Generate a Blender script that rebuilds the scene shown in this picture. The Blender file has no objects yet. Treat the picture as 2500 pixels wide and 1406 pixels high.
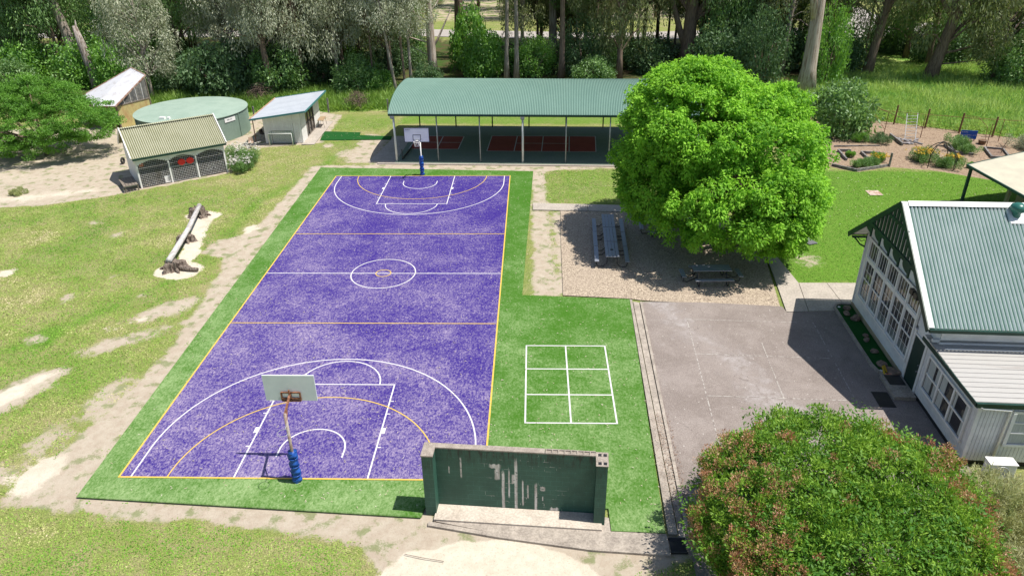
import bpy, math, random
import numpy as np
from mathutils import Vector, Matrix
R = math.radians
rng = np.random.default_rng(7)
random.seed(7)
sc = bpy.context.scene
col = sc.collection
# ------------------------------------------------------------------ camera
def add_camera():
    cd = bpy.data.cameras.new('camera'); cam = bpy.data.objects.new('camera', cd); col.objects.link(cam)
    p, y, r = 0.487040502, -0.0323474620, -0.0131076195
    fw = Vector((math.sin(y)*math.cos(p), math.cos(y)*math.cos(p), -math.sin(p)))
    rt = Vector((math.cos(y), -math.sin(y), 0)); up = rt.cross(fw)
    rt2 = math.cos(r)*rt + math.sin(r)*up; up2 = -math.sin(r)*rt + math.cos(r)*up
    m = Matrix((rt2, up2, -fw)).transposed().to_4x4()
    m.translation = (15.0913, -19.8203, 18.3412)
    cam.matrix_world = m
    cd.sensor_width = 36; cd.lens = 1772.39/2500*36; cd.clip_end = 2000
    sc.camera = cam
add_camera()
# ------------------------------------------------------------------ sky, sun, exposure
SUN = Vector((0.458, -0.065, 1.0)).normalized()
w = bpy.data.worlds.new('World'); sc.world = w; w.use_nodes = True
nt = w.node_tree
sky = nt.nodes.new('ShaderNodeTexSky'); sky.sky_type = 'NISHITA'; sky.sun_disc = False
sky.sun_elevation = math.asin(SUN.z); sky.sun_rotation = math.atan2(SUN.x, SUN.y)
nt.nodes['Background'].inputs[1].default_value = 0.092
nt.links.new(sky.outputs[0], nt.nodes['Background'].inputs[0])
sl = bpy.data.lights.new('sun', 'SUN'); sl.energy = 4.9; sl.angle = R(0.5); sl.color = (1, 0.96, 0.88)
so = bpy.data.objects.new('sun', sl); col.objects.link(so); so.rotation_euler = SUN.to_track_quat('Z', 'Y').to_euler(); so.location = (60, -10, 120)
sc.view_settings.view_transform = 'Standard'; sc.view_settings.look = 'None'; sc.view_settings.gamma = 1
sc.view_settings.exposure = 0.42
sc.cycles.max_bounces = 6; sc.cycles.transparent_max_bounces = 4
sc.cycles.diffuse_bounces = 3
# ------------------------------------------------------------------ materials
def lin(c):
    return tuple((x/255/12.92 if x <= 10 else ((x/255+0.055)/1.055)**2.4) for x in c)
def nodes(name):
    m = bpy.data.materials.new(name); m.use_nodes = True
    t = m.node_tree; b = t.nodes['Principled BSDF']
    return m, t, b
def N(t, typ, **kw):
    n = t.nodes.new(typ)
    for k, v in kw.items():
        if k in ('operation', 'blend_type', 'data_type', 'attribute_name', 'attribute_type', 'feature', 'noise_dimensions', 'clamp', 'distance', 'bands_direction', 'wave_type', 'wave_profile', 'musgrave_type'): setattr(n, k, v)
        else: n.inputs[k].default_value = v
    return n
def noise(t, co, scale, detail=4, rough=0.6, dist=0.0):
    n = N(t, 'ShaderNodeTexNoise'); n.inputs['Scale'].default_value = scale; n.inputs['Detail'].default_value = detail
    n.inputs['Roughness'].default_value = rough; n.inputs['Distortion'].default_value = dist
    t.links.new(co, n.inputs['Vector']); return n.outputs['Fac']
def math_(t, op, a, b=None, clamp=False):
    n = t.nodes.new('ShaderNodeMath'); n.operation = op; n.use_clamp = clamp
    for i, v in enumerate((a, b)):
        if v is None: continue
        if isinstance(v, (int, float)): n.inputs[i].default_value = v
        else: t.links.new(v, n.inputs[i])
    return n.outputs[0]
def ramp(t, f, lo, hi):
    n = t.nodes.new('ShaderNodeMapRange'); n.interpolation_type = 'SMOOTHSTEP'
    n.inputs['From Min'].default_value = lo; n.inputs['From Max'].default_value = hi
    t.links.new(f, n.inputs['Value']); return n.outputs[0]
def mix(t, f, a, b, mode='MIX'):
    n = t.nodes.new('ShaderNodeMix'); n.data_type = 'RGBA'; n.blend_type = mode
    if isinstance(f, (int, float)): n.inputs[0].default_value = f
    else: t.links.new(f, n.inputs[0])
    for i, v in ((6, a), (7, b)):
        if isinstance(v, tuple): n.inputs[i].default_value = (*v[:3], 1)
        else: t.links.new(v, n.inputs[i])
    return n.outputs[2]
def objco(t, sc3=(1, 1, 1)):
    tc = t.nodes.new('ShaderNodeTexCoord')
    if sc3 == (1, 1, 1): return tc.outputs['Object']
    mp = t.nodes.new('ShaderNodeMapping'); mp.inputs['Scale'].default_value = sc3
    t.links.new(tc.outputs['Object'], mp.inputs['Vector']); return mp.outputs['Vector']
def bump(t, b, h, strength=0.5, dist=0.02):
    n = t.nodes.new('ShaderNodeBump'); n.inputs['Strength'].default_value = strength; n.inputs['Distance'].default_value = dist
    t.links.new(h, n.inputs['Height']); t.links.new(n.outputs[0], b.inputs['Normal'])
def mat(name, c1, c2=None, scale=3.0, lo=0.4, hi=0.6, rough=0.7, metal=0.0, spec=0.4, stretch=(1, 1, 1), bmp=0.0, bscale=30, fine=0.0, bdist=0.01):
    m, t, b = nodes(name)
    b.inputs['Roughness'].default_value = rough; b.inputs['Metallic'].default_value = metal
    b.inputs['Specular IOR Level'].default_value = spec
    co = objco(t, stretch)
    out = c1
    if c2 is not None: out = mix(t, ramp(t, noise(t, co, scale, 5, 0.65), lo, hi), c1, c2)
    if fine:
        f = noise(t, co, scale*9, 3, 0.7)
        out = mix(t, fine, out, mix(t, ramp(t, f, 0.35, 0.65), tuple(x*0.45 for x in c1), tuple(min(1, x*1.5) for x in c1)))
    if isinstance(out, tuple): b.inputs['Base Color'].default_value = (*out, 1)
    else: t.links.new(out, b.inputs['Base Color'])
    if bmp: bump(t, b, noise(t, co, bscale, 3, 0.6), bmp, bdist)
    return m
def leafmat(name, c1, c2, trans=0.3, gloss=0.04, rough=0.6):
    m = bpy.data.materials.new(name); m.use_nodes = True; t = m.node_tree; t.nodes.clear()
    out = t.nodes.new('ShaderNodeOutputMaterial')
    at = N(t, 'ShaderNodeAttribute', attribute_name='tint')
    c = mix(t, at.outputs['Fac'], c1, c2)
    d = t.nodes.new('ShaderNodeBsdfDiffuse'); t.links.new(c, d.inputs[0])
    tr = t.nodes.new('ShaderNodeBsdfTranslucent')
    t.links.new(mix(t, 0.5, c, tuple(min(1, x*1.6) for x in (c2[0], c2[1], c2[2]*0.6))), tr.inputs[0])
    g = t.nodes.new('ShaderNodeBsdfGlossy'); g.inputs['Roughness'].default_value = rough; g.inputs[0].default_value = (1, 1, 1, 1)
    m1 = t.nodes.new('ShaderNodeMixShader'); m1.inputs[0].default_value = trans
    t.links.new(d.outputs[0], m1.inputs[1]); t.links.new(tr.outputs[0], m1.inputs[2])
    m2 = t.nodes.new('ShaderNodeMixShader'); m2.inputs[0].default_value = gloss
    t.links.new(m1.outputs[0], m2.inputs[1]); t.links.new(g.outputs[0], m2.inputs[2])
    t.links.new(m2.outputs[0], out.inputs[0]); return m
def ridged(name, low, high, per, x0, rough=.4, metal=.2):
    m, t, b = nodes(name); b.inputs['Roughness'].default_value = rough; b.inputs['Metallic'].default_value = metal
    co = objco(t); sx = t.nodes.new('ShaderNodeSeparateXYZ'); t.links.new(co, sx.inputs[0])
    h = math_(t, 'SINE', math_(t, 'MULTIPLY', math_(t, 'SUBTRACT', sx.outputs[0], x0), 2*math.pi/per))
    n1 = noise(t, objco(t, (1, .5, 1)), .9, 5, .7)
    f = math_(t, 'ADD', ramp(t, h, -.9, .5), math_(t, 'MULTIPLY', math_(t, 'SUBTRACT', n1, .5), .9), True)
    t.links.new(mix(t, f, low, high), b.inputs['Base Color']); return m
WHITE = mat('white_paint', (0.82, 0.81, 0.79), (0.72, 0.7, 0.68), 2, 0.3, 0.7, 0.55)
WHITE2 = mat('weathered_white_paint', (0.78, 0.76, 0.74), (0.5, 0.46, 0.41), 1.2, 0.5, 0.75, 0.6, stretch=(1, 1, 0.3))
GREENT = mat('dark_green_paint', (0.006, 0.032, 0.022), (0.012, 0.05, 0.036), 2, 0.3, 0.7, 0.45)
GREYM = mat('galvanised_steel', (0.42, 0.43, 0.44), (0.3, 0.3, 0.3), 4, 0.3, 0.7, 0.5, 0.3)
BLACK = mat('black_steel', (0.015, 0.015, 0.017), (0.03, 0.03, 0.03), 4, 0.3, 0.7, 0.4)
RUST = mat('rusted_steel', (0.12, 0.05, 0.028), (0.3, 0.13, 0.07), 9, 0.4, 0.6, 0.8)
WOOD = mat('weathered_timber', (0.27, 0.23, 0.19), (0.13, 0.1, 0.08), 3, 0.35, 0.65, 0.85, stretch=(6, 6, 1), bmp=0.5, bscale=20)
WOOD2 = mat('grey_sleeper_timber', (0.26, 0.25, 0.24), (0.1, 0.09, 0.085), 4, 0.35, 0.65, 0.9, bmp=0.5)
BROWNPOST = mat('brown_treated_post', (0.12, 0.06, 0.03), (0.2, 0.12, 0.06), 4, 0.3, 0.7, 0.8)
CONC = mat('concrete', (0.42, 0.37, 0.32), (0.33, 0.29, 0.25), 1.2, 0.3, 0.7, 0.9, fine=0.25, bmp=0.3, bscale=60)
CONCD = mat('stained_concrete', (0.38, 0.33, 0.28), (0.2, 0.17, 0.145), 1.6, 0.35, 0.7, 0.9, fine=0.3, bmp=0.3, bscale=60)
# ------------------------------------------------------------------ mesh builder
class MB:
    def __init__(s): s.v = []; s.f = []
    def add(s, vs, fs):
        o = len(s.v); s.v += [tuple(v) for v in vs]; s.f += [tuple(i+o for i in f) for f in fs]; return s
    def box(s, x0, y0, z0, x1, y1, z1):
        return s.add([(x0, y0, z0), (x1, y0, z0), (x1, y1, z0), (x0, y1, z0), (x0, y0, z1), (x1, y0, z1), (x1, y1, z1), (x0, y1, z1)],
                     [(0, 3, 2, 1), (4, 5, 6, 7), (0, 1, 5, 4), (1, 2, 6, 5), (2, 3, 7, 6), (3, 0, 4, 7)])
    def cb(s, c, d): return s.box(c[0]-d[0]/2, c[1]-d[1]/2, c[2]-d[2]/2, c[0]+d[0]/2, c[1]+d[1]/2, c[2]+d[2]/2)
    def beam(s, p0, p1, w_, h_, up=(0, 0, 1)):
        p0, p1 = Vector(p0), Vector(p1); d = (p1-p0).normalized(); u = Vector(up)
        if abs(d.dot(u)) > 0.98: u = Vector((0, 1, 0))
        a = d.cross(u).normalized()*w_/2; b = a.cross(d).normalized()*h_/2
        return s.add([p0-a-b, p0+a-b, p0+a+b, p0-a+b, p1-a-b, p1+a-b, p1+a+b, p1-a+b], [(0, 1, 2, 3), (7, 6, 5, 4), (0, 4, 5, 1), (1, 5, 6, 2), (2, 6, 7, 3), (3, 7, 4, 0)])
    def tube(s, pts, rad, n=8, cap=True):
        pts = [Vector(p) for p in pts]
        if isinstance(rad, (int, float)): rad = [rad]*len(pts)
        rings = []; ref = Vector((0.31, 0.87, 0.38))
        for i, p in enumerate(pts):
            d = (pts[min(i+1, len(pts)-1)]-pts[max(i-1, 0)]).normalized()
            if abs(d.dot(ref)) > 0.95: ref = Vector((0.9, 0.1, 0.4))
            a = d.cross(ref).normalized(); b = d.cross(a)
            rings.append([p+(a*math.cos(2*math.pi*k/n)+b*math.sin(2*math.pi*k/n))*rad[i] for k in range(n)])
        vs = [q for r_ in rings for q in r_]; fs = []
        for i in range(len(pts)-1):
            for k in range(n): fs.append((i*n+k, i*n+(k+1) % n, (i+1)*n+(k+1) % n, (i+1)*n+k))
        if cap: fs.append(tuple(range(n-1, -1, -1))); fs.append(tuple((len(pts)-1)*n+k for k in range(n)))
        return s.add(vs, fs)
    def ring(s, c, r_, tr, axis='z', n=24, m=6, arc=(0, 360)):
        pts = []
        for k in range(n+1):
            a = R(arc[0]+(arc[1]-arc[0])*k/n); x, y = r_*math.cos(a), r_*math.sin(a)
            pts.append((c[0]+x, c[1]+y, c[2]) if axis == 'z' else ((c[0]+x, c[1], c[2]+y) if axis == 'y' else (c[0], c[1]+x, c[2]+y)))
        return s.tube(pts, tr, m, arc != (0, 360))
    def prism(s, poly, z0, z1):
        n = len(poly)
        return s.add([(x, y, z0) for x, y in poly]+[(x, y, z1) for x, y in poly], [tuple(range(n-1, -1, -1)), tuple(range(n, 2*n))]+[(i, (i+1) % n, n+(i+1) % n, n+i) for i in range(n)])
    def yzprism(s, poly, x0, x1):
        n = len(poly)
        return s.add([(x0, y, z) for y, z in poly]+[(x1, y, z) for y, z in poly], [tuple(range(n-1, -1, -1)), tuple(range(n, 2*n))]+[(i, (i+1) % n, n+(i+1) % n, n+i) for i in range(n)])
    def xzprism(s, poly, y0, y1):
        n = len(poly)
        return s.add([(x, y0, z) for x, z in poly]+[(x, y1, z) for x, z in poly], [tuple(range(n)), tuple(range(2*n-1, n-1, -1))]+[(n+i, n+(i+1) % n, (i+1) % n, i) for i in range(n)])
    def sheet(s, poly, z=0.0): return s.add([(x, y, z) for x, y in poly], [tuple(range(len(poly)))])
    def grid(s, fn, nu, nv):
        vs = [fn(i/nu, j/nv) for j in range(nv+1) for i in range(nu+1)]
        return s.add(vs, [(j*(nu+1)+i, j*(nu+1)+i+1, (j+1)*(nu+1)+i+1, (j+1)*(nu+1)+i) for j in range(nv) for i in range(nu)])
    def corrug(s, a, b, c, d, n, depth=0.02, rows=1, ribs=None, under=0.0):
        """corrugated sheet a-b along the wave direction, a-d along the flutes (bilinear quad)"""
        a, b, c, d = map(Vector, (a, b, c, d)); nrm = (b-a).cross(d-a).normalized()
        prof = ribs or [(k/4, math.sin(k*math.pi/2)) for k in range(4)]
        us = []
        for w_ in range(n):
            for (q, h_) in prof: us.append(((w_+q)/n, h_))
        us.append((1, prof[0][1])); m = len(us)
        vs = []
        for j in range(rows+1):
            v_ = j/rows
            for (u_, h_) in us:
                p = (a*(1-u_)+b*u_)*(1-v_)+(d*(1-u_)+c*u_)*v_
                vs.append(p+nrm*depth*h_)
        return s.add(vs, [(j*m+i, j*m+i+1, (j+1)*m+i+1, (j+1)*m+i) for j in range(rows) for i in range(m-1)])
    def mesh(s, name, smooth=False):
        me = bpy.data.meshes.new(name); me.from_pydata(s.v, [], s.f); me.update()
        if smooth: me.polygons.foreach_set('use_smooth', [True]*len(me.polygons))
        return me
    def build(s, name, m, parent=None, smooth=False, bevel=0.0):
        o = bpy.data.objects.new(name, s.mesh(name, smooth)); o.data.materials.append(m); col.objects.link(o)
        if parent: o.parent = parent
        if bevel:
            bv = o.modifiers.new('bevel', 'BEVEL'); bv.width = bevel; bv.segments = 2; bv.limit_method = 'ANGLE'
        return o
def tag(o, label, cat=None, group=None, kind=None):
    if label: o['label'] = label
    if cat: o['category'] = cat
    if group: o['group'] = group
    if kind: o['kind'] = kind
    return o
def thing(name, label, cat, loc=(0, 0, 0), rz=0.0, group=None):
    o = bpy.data.objects.new(name, None); col.objects.link(o); o.location = loc; o.rotation_euler = (0, 0, rz)
    o.empty_display_size = 0.3
    return tag(o, label, cat, group)
def struct(name, mb, m, label=None, **k):
    o = mb.build(name, m, None, **k); o['kind'] = 'structure'
    if label: o['label'] = label
    return o
def textmesh(curve, m):
    tmp = bpy.data.objects.new('lettering_curve', curve); me = bpy.data.meshes.new_from_object(tmp); bpy.data.objects.remove(tmp)
    me.materials.clear(); me.materials.append(m)
    o = bpy.data.objects.new('lettering', me); col.objects.link(o); return o
def copy_tree(o, parent=None):
    c = o.copy(); col.objects.link(c); c.parent = parent
    for ch in list(o.children): copy_tree(ch, c)
    return c
# ------------------------------------------------------------------ noise on arrays
def vnoise(x, y, seed=0):
    xi, yi = np.floor(x).astype(int), np.floor(y).astype(int); fx, fy = x-xi, y-yi
    fx = fx*fx*(3-2*fx); fy = fy*fy*(3-2*fy)
    def h(a, b):
        n = (a*374761393+b*668265263+seed*1442695041) & 0x7fffffff
        n = ((n ^ (n >> 13))*1274126177) & 0x7fffffff
        return ((n ^ (n >> 16)) & 0xffff)/65535.0
    return (h(xi, yi)*(1-fx)+h(xi+1, yi)*fx)*(1-fy)+(h(xi, yi+1)*(1-fx)+h(xi+1, yi+1)*fx)*fy
def fbm(x, y, seed=0, octv=4):
    s_, a, t_ = 0, 0.5, 0
    for k in range(octv):
        s_ = s_+a*vnoise(x*2**k, y*2**k, seed+k); t_ += a; a *= 0.55
    return s_/t_
def sdist(X, Y, poly):
    """signed distance to a polygon, negative inside"""
    P = np.array(poly, float); d = np.full(X.shape, 1e9); inside = np.zeros(X.shape, bool)
    for i in range(len(P)):
        a, b = P[i], P[(i+1) % len(P)]; e = b-a; wx, wy = X-a[0], Y-a[1]
        t_ = np.clip((wx*e[0]+wy*e[1])/(e@e+1e-9), 0, 1)
        d = np.minimum(d, np.hypot(wx-e[0]*t_, wy-e[1]*t_))
        c = ((a[1] > Y) != (b[1] > Y)) & (X < (b[0]-a[0])*(Y-a[1])/(b[1]-a[1]+1e-12)+a[0]); inside ^= c
    return np.where(inside, -d, d)
def ldist(X, Y, pts):
    P = np.array(pts, float); d = np.full(X.shape, 1e9)
    for i in range(len(P)-1):
        a, b = P[i], P[i+1]; e = b-a; wx, wy = X-a[0], Y-a[1]
        t_ = np.clip((wx*e[0]+wy*e[1])/(e@e+1e-9), 0, 1)
        d = np.minimum(d, np.hypot(wx-e[0]*t_, wy-e[1]*t_))
    return d
# ------------------------------------------------------------------ ground
GZ = -0.06
MASK = {}
def axis(lo, hi, step, far):
    a = list(np.arange(lo, hi+1e-6, step)); g_ = step; x = hi
    out = []
    while x < far: g_ *= 1.35; x += g_; out.append(x)
    g_ = step; x = lo; pre = []
    while x > -far: g_ *= 1.35; x -= g_; pre.append(x)
    return np.array(pre[::-1]+a+out)
def build_ground():
    ax = axis(-38, 62, 0.25, 600); ay = axis(-11, 62, 0.25, 600)
    X, Y = np.meshgrid(ax, ay)
    n1 = fbm(X*0.45, Y*0.45, 3); n2 = fbm(X*1.6, Y*1.6, 11); n3 = fbm(X*0.15, Y*0.15, 5)
    wob = (n2-0.5)*1.5+(n1-0.5)*1.0
    def area(poly, soft=0.9, wb=1.0): return np.clip(0.5-(sdist(X, Y, poly)+wob*wb)/soft, 0, 1)
    def blob(x, y, rx, ry, soft=0.5, rot=0.0, wb=1.0):
        c, s_ = math.cos(R(rot)), math.sin(R(rot)); u_, v_ = (X-x)*c+(Y-y)*s_, -(X-x)*s_+(Y-y)*c
        d = (np.hypot(u_/rx, v_/ry)-1)*min(rx, ry)
        return np.clip(0.5-(d+wob*wb)/soft, 0, 1)
    mx = np.maximum
    # soil beside the court
    strip = [(-1.4, 35.9), (-2.5, 35.5), (-2.6, 29.5), (-2.9, 24.1), (-3.5, 19.6), (-2.9, 16.8), (-2.3, 12), (-2.0, 8.3), (-2.2, 6.0), (-2.7, 2.9), (-3.5, -0.4), (-3.6, -1.3), (-1.3, -1.5), (1.1, -1.9), (4, -2.1), (6.9, -2.4), (9.4, -2.8), (10.2, -4.2), (17.2, -4.4), (21, -3.1), (21, -2.4), (12, -1.5), (11, -0.8), (-0.9, -0.9), (-1.6, 34.6), (15.1, 33.9), (15.1, 14.1), (16.9, 14.1), (17.2, 26), (16.5, 26), (16.4, 16.5), (15.9, 33.8), (16.3, 34.3), (24, 35.5), (24, 36.3), (2, 36.6), (2, 35.9)]
    soil = area(strip, 1.1, 0.5)
    soil = mx(soil, area([(-60, 46), (-24.3, 47.3), (-20, 50.5), (-10.2, 51.5), (-9, 42), (-9.2, 40.6), (-10.6, 38), (-8.3, 35.2), (-8.6, 34.0), (-13.9, 30.2), (-16.5, 28.4), (-19.5, 27.1), (-22.2, 26.6), (-60, 24)], 0.8, 0.5))
    soil = mx(soil, area([(-10, 40.4), (-7.9, 40.7), (-3.4, 42.2), (-3.9, 51.5), (-7, 53.2), (-10.5, 51)], 0.7, 0.4))
    soil = mx(soil, area([(-0.2, 45.2), (-0.4, 36.6), (2.4, 36.4), (3, 44)], 1.4, 0.9)*0.85)
    for (x, y, rx, ry, rot, k) in [(-7.2, 5.0, .9, 2.3, -25, 1), (-4.0, 2.0, 1.0, 2.0, -15, .5), (-4.6, 9.4, .7, 2.2, -50, .8), (-3.8, 12.5, .9, 2.4, -45, .75), (-9.8, 13.6, .35, .9, 0, .8), (-6.0, 14.0, .5, .5, 0, .7), (-11.5, 22.0, .5, 1.1, 0, .7),
                                   (-3.0, 20.4, 1.5, 2.0, -30, .9), (-2.9, 4.6, 1.2, 1.8, 0, .6), (-2.7, 41.2, .55, .9, 0, .9), (-0.6, 39.2, 1.2, 1.5, 0, .6), (31.0, 18.5, 1.1, 1.4, 0, .5), (-12.6, 8.2, 2.0, .6, 0, .6), (-9.0, 9.5, .5, .5, 0, .7), (-14, 24, .6, .5, 0, .7), (-5, 0, 1.6, .7, 20, .6), (-8.5, 16.3, .35, .3, 0, .8)]:
        soil = mx(soil, k*blob(x, y, rx, ry, 1.1, rot, 0.7))
    # pale sand
    sand = blob(13.6, -5.3, 3.9, 2.6, 0.35, 0, 0.3)
    for b in [(-5.2, 17.0, 1.45, 1.1, 0, .35), (-7.2, 25.3, 1.15, .75, 0, .35)]: sand = mx(sand, blob(b[0], b[1], b[2], b[3], 0.4, b[4], 0.25))
    sand = mx(sand, np.clip(0.5-(ldist(X, Y, [(-5.2, 17.2), (-6.0, 21.0), (-7.0, 25.3)])-0.5+wob*0.35)/0.4, 0, 1))
    for b in [(-7.3, 5.0, .5, 1.8, -25), (-3.2, 0.2, .7, 1.2, -15), (-3.2, 23.3, .6, .9, 0), (-15.3, 16.6, .8, .6, 0), (-4.6, 11.6, .3, 1.1, -45)]: sand = mx(sand, 0.8*blob(b[0], b[1], b[2], b[3], 0.8, b[4], 0.7))
    sand = mx(sand, area([(-60, 30), (-24, 29.5), (-17, 31.5), (-16.5, 29.8), (-20, 27.6), (-23, 27.0), (-60, 25)], 2.5, 0.9)*0.62)
    sand = mx(sand, area([(-60, 36), (-27, 35), (-19, 34), (-18, 37), (-17.5, 40), (-16.5, 33), (-24, 31), (-60, 33)], 2.5, 0.9)*0.42)
    sand = mx(sand, area([(-0.9, 1.6), (-1.9, 1), (-3.4, -1.1), (-1, -1.1)], 1.2, 0.6)*0.4)
    soil = soil*(0.8+0.5*n2)
    # lush grass
    lush = 0.5*np.clip((n3-0.42)*4, 0, 1)
    lush = mx(lush, 0.95*np.clip(0.5-(ldist(X, Y, [(-13.5, 5.6), (-9.2, 9.0), (-6.5, 13.4), (-4.3, 17.0), (-3.9, 20.4), (-4.4, 24.5), (-4.3, 28.0), (-2.0, 33.5), (-1.2, 40)])-0.35+wob*0.5)/1.5, 0, 1))
    lush = mx(lush, 0.9*np.clip(0.5-(ldist(X, Y, [(-9.3, 17.5), (-5.0, 16.2), (-3.9, 18.0)])-0.3+wob*0.4)/1.3, 0, 1))
    lush = mx(lush, area([(26.5, 34.5), (46, 34), (52, 31), (52, 15.2), (28.6, 15.6), (29.3, 19), (29, 26)], 0.6, 0.2))
    lush = mx(lush, 0.75*area([(2, 48), (30, 47.5), (40, 44), (40, 53), (2, 53)], 1, 0.3))
    lush = mx(lush, 0.55*area([(16.8, 27.5), (28, 27), (28, 35), (16.8, 35)], 1.5, 0.8))
    lush = mx(lush, 0.55*area([(-4, 46), (2, 46), (2, 52), (-4, 52)], 1.5, 0.8))
    lush = mx(lush, 0.9*blob(-8.6, 9.6, .9, 1.2, 1, 0, .5))
    # mulch, meadow, forest floor
    mulch = area([(38.2, 35.1), (39.8, 33.9), (42.6, 35.0), (45.5, 34.3), (48, 32.6), (52, 30.4), (58, 30), (58, 42), (46.3, 49.3), (41.5, 48.5), (39.5, 44)], 0.3, 0.12)
    mead = area([(41, 50.2), (45.8, 49.2), (57.1, 42.0), (62, 39), (110, 60), (110, 92), (60, 92), (54, 70), (40, 58)], 1.0, 0.5)
    mead = mx(mead, 0.8*area([(-30, 53), (-9, 52), (-5, 52.8), (2, 53.3), (30, 53.8), (30, 60), (-30, 66)], 1.2, 0.5))
    forest = area([(-600, 56), (-30, 52), (-20, 56), (0, 60), (40, 60), (56, 71), (80, 71), (600, 66), (600, 94), (30, 94), (-6, 97), (-600, 97)], 3, 1)
    forest = mx(forest, area([(-600, 112), (-8, 114), (0, 150), (30, 150), (60, 118), (66, 150), (80, 150), (84, 112), (600, 112), (600, 600), (-600, 600)], 5, 1))
    far = area([(-4, 111), (60, 111), (60, 160), (-4, 160)], 4, 2)
    # raised height of rough ground; flat under the paved and built area
    nz = (fbm(X*0.8, Y*0.8, 21)-0.5)
    under = np.clip((sdist(X, Y, [(-1.9, -1.6), (-2.3, 36), (-0.5, 49), (2, 53), (32, 53), (31, 28), (52, 28), (52, -12), (19, -12), (19.4, -3), (10, -3)])-0.2)/1.5, 0, 1)
    Z = GZ-0.012+nz*0.10*under
    Z = Z-0.02*(1-under)
    MASK.update(ax=ax, ay=ay, soil=soil, sand=sand, lush=lush, mulch=mulch, Z=Z, mead=mead)
    vs = np.stack([X.ravel(), Y.ravel(), Z.ravel()], 1)
    ny, nx = X.shape; idx = np.arange(nx*ny).reshape(ny, nx)
    q = np.stack([idx[:-1, :-1], idx[:-1, 1:], idx[1:, 1:], idx[1:, :-1]], -1).reshape(-1, 4)
    me = bpy.data.meshes.new('ground'); me.vertices.add(len(vs)); me.vertices.foreach_set('co', vs.ravel().astype(np.float32))
    me.loops.add(q.size); me.loops.foreach_set('vertex_index', q.ravel().astype(np.int32))
    me.polygons.add(len(q)); me.polygons.foreach_set('loop_start', (np.arange(len(q))*4).astype(np.int32)); me.polygons.foreach_set('use_smooth', np.ones(len(q), bool))
    me.update()
    for nm, ch in (('cover_a', (soil, sand, lush, mulch)), ('cover_b', (mead, forest, far, n1))):
        a = me.attributes.new(nm, 'FLOAT_COLOR', 'POINT')
        a.data.foreach_set('color', np.stack([c.ravel() for c in ch], 1).ravel().astype(np.float32))
    o = bpy.data.objects.new('ground', me); col.objects.link(o); o['kind'] = 'structure'
    o['label'] = 'patchy lawn, bare soil and sand of the school yard'
    # material
    m, t, b = nodes('yard_ground'); b.inputs['Roughness'].default_value = 0.95; b.inputs['Specular IOR Level'].default_value = 0.1
    co = objco(t)
    A = N(t, 'ShaderNodeAttribute', attribute_name='cover_a'); B = N(t, 'ShaderNodeAttribute', attribute_name='cover_b')
    sa = t.nodes.new('ShaderNodeSeparateColor'); t.links.new(A.outputs['Color'], sa.inputs[0])
    sb = t.nodes.new('ShaderNodeSeparateColor'); t.links.new(B.outputs['Color'], sb.inputs[0])
    nf = noise(t, co, 2.6, 6, 0.75); nff = noise(t, co, 14, 4, 0.8); nl = noise(t, co, 0.55, 5, 0.65, 0.4); nm_ = noise(t, co, 6.5, 4, 0.7)
    def mask(ch, k1=0.9, k2=0.45, lo=0.38, hi=0.62):
        s_ = math_(t, 'ADD', ch, math_(t, 'MULTIPLY', math_(t, 'SUBTRACT', nf, 0.5), k1))
        s_ = math_(t, 'ADD', s_, math_(t, 'MULTIPLY', math_(t, 'SUBTRACT', nff, 0.5), k2))
        return ramp(t, s_, lo, hi)
    dry, mid, lsh = (0.30, 0.28, 0.135), (0.21, 0.255, 0.07), (0.11, 0.22, 0.028)
    g1 = mix(t, ramp(t, nl, 0.42, 0.66), mid, dry)
    g1 = mix(t, math_(t, 'MULTIPLY', ramp(t, nf, 0.46, 0.66), 0.5), g1, (0.27, 0.22, 0.125))
    g1 = mix(t, math_(t, 'MULTIPLY', ramp(t, nm_, 0.5, 0.7), 0.45), g1, (0.30, 0.26, 0.15))
    g1 = mix(t, math_(t, 'MULTIPLY', ramp(t, nff, 0.5, 0.66), 0.5), g1, (0.09, 0.17, 0.03))
    g1 = mix(t, mask(sa.outputs[2], 0.9, 0.7, 0.2, 1.0), g1, mix(t, math_(t, 'MULTIPLY', ramp(t, nm_, 0.45, 0.7), 0.5), lsh, (0.17, 0.23, 0.06)))
    blade = mix(t, ramp(t, noise(t, co, 24, 4, 0.85), 0.32, 0.68), (0.4, 0.42, 0.4), (1.5, 1.45, 1.4))
    g1 = mix(t, 1.0, g1, blade, 'MULTIPLY')
    soilc = mix(t, ramp(t, nf, 0.3, 0.7), (0.46, 0.40, 0.32), (0.38, 0.31, 0.24))
    soilc = mix(t, math_(t, 'MULTIPLY', ramp(t, nff, 0.58, 0.74), 0.7), soilc, (0.2, 0.14, 0.1))
    # sparse tufts inside bare soil
    tuft = math_(t, 'MULTIPLY', ramp(t, math_(t, 'ADD', noise(t, co, 1.5, 2, 0.5), math_(t, 'MULTIPLY', nff, 0.5)), 0.78, 0.92), 0.6)
    soilc = mix(t, tuft, soilc, (0.11, 0.17, 0.03))
    sandc = mix(t, ramp(t, nf, 0.3, 0.7), (0.62, 0.56, 0.46), (0.54, 0.47, 0.375))
    sandc = mix(t, math_(t, 'MULTIPLY', ramp(t, nff, 0.56, 0.68), 0.75), sandc, (0.33, 0.26, 0.19))
    sandc = mix(t, math_(t, 'MULTIPLY', ramp(t, nl, 0.5, 0.7), 0.45), sandc, (0.42, 0.35, 0.26))
    vo = N(t, 'ShaderNodeTexVoronoi'); vo.inputs['Scale'].default_value = 14; t.links.new(co, vo.inputs['Vector'])
    vs_ = t.nodes.new('ShaderNodeSeparateColor'); t.links.new(vo.outputs['Color'], vs_.inputs[0])
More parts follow.
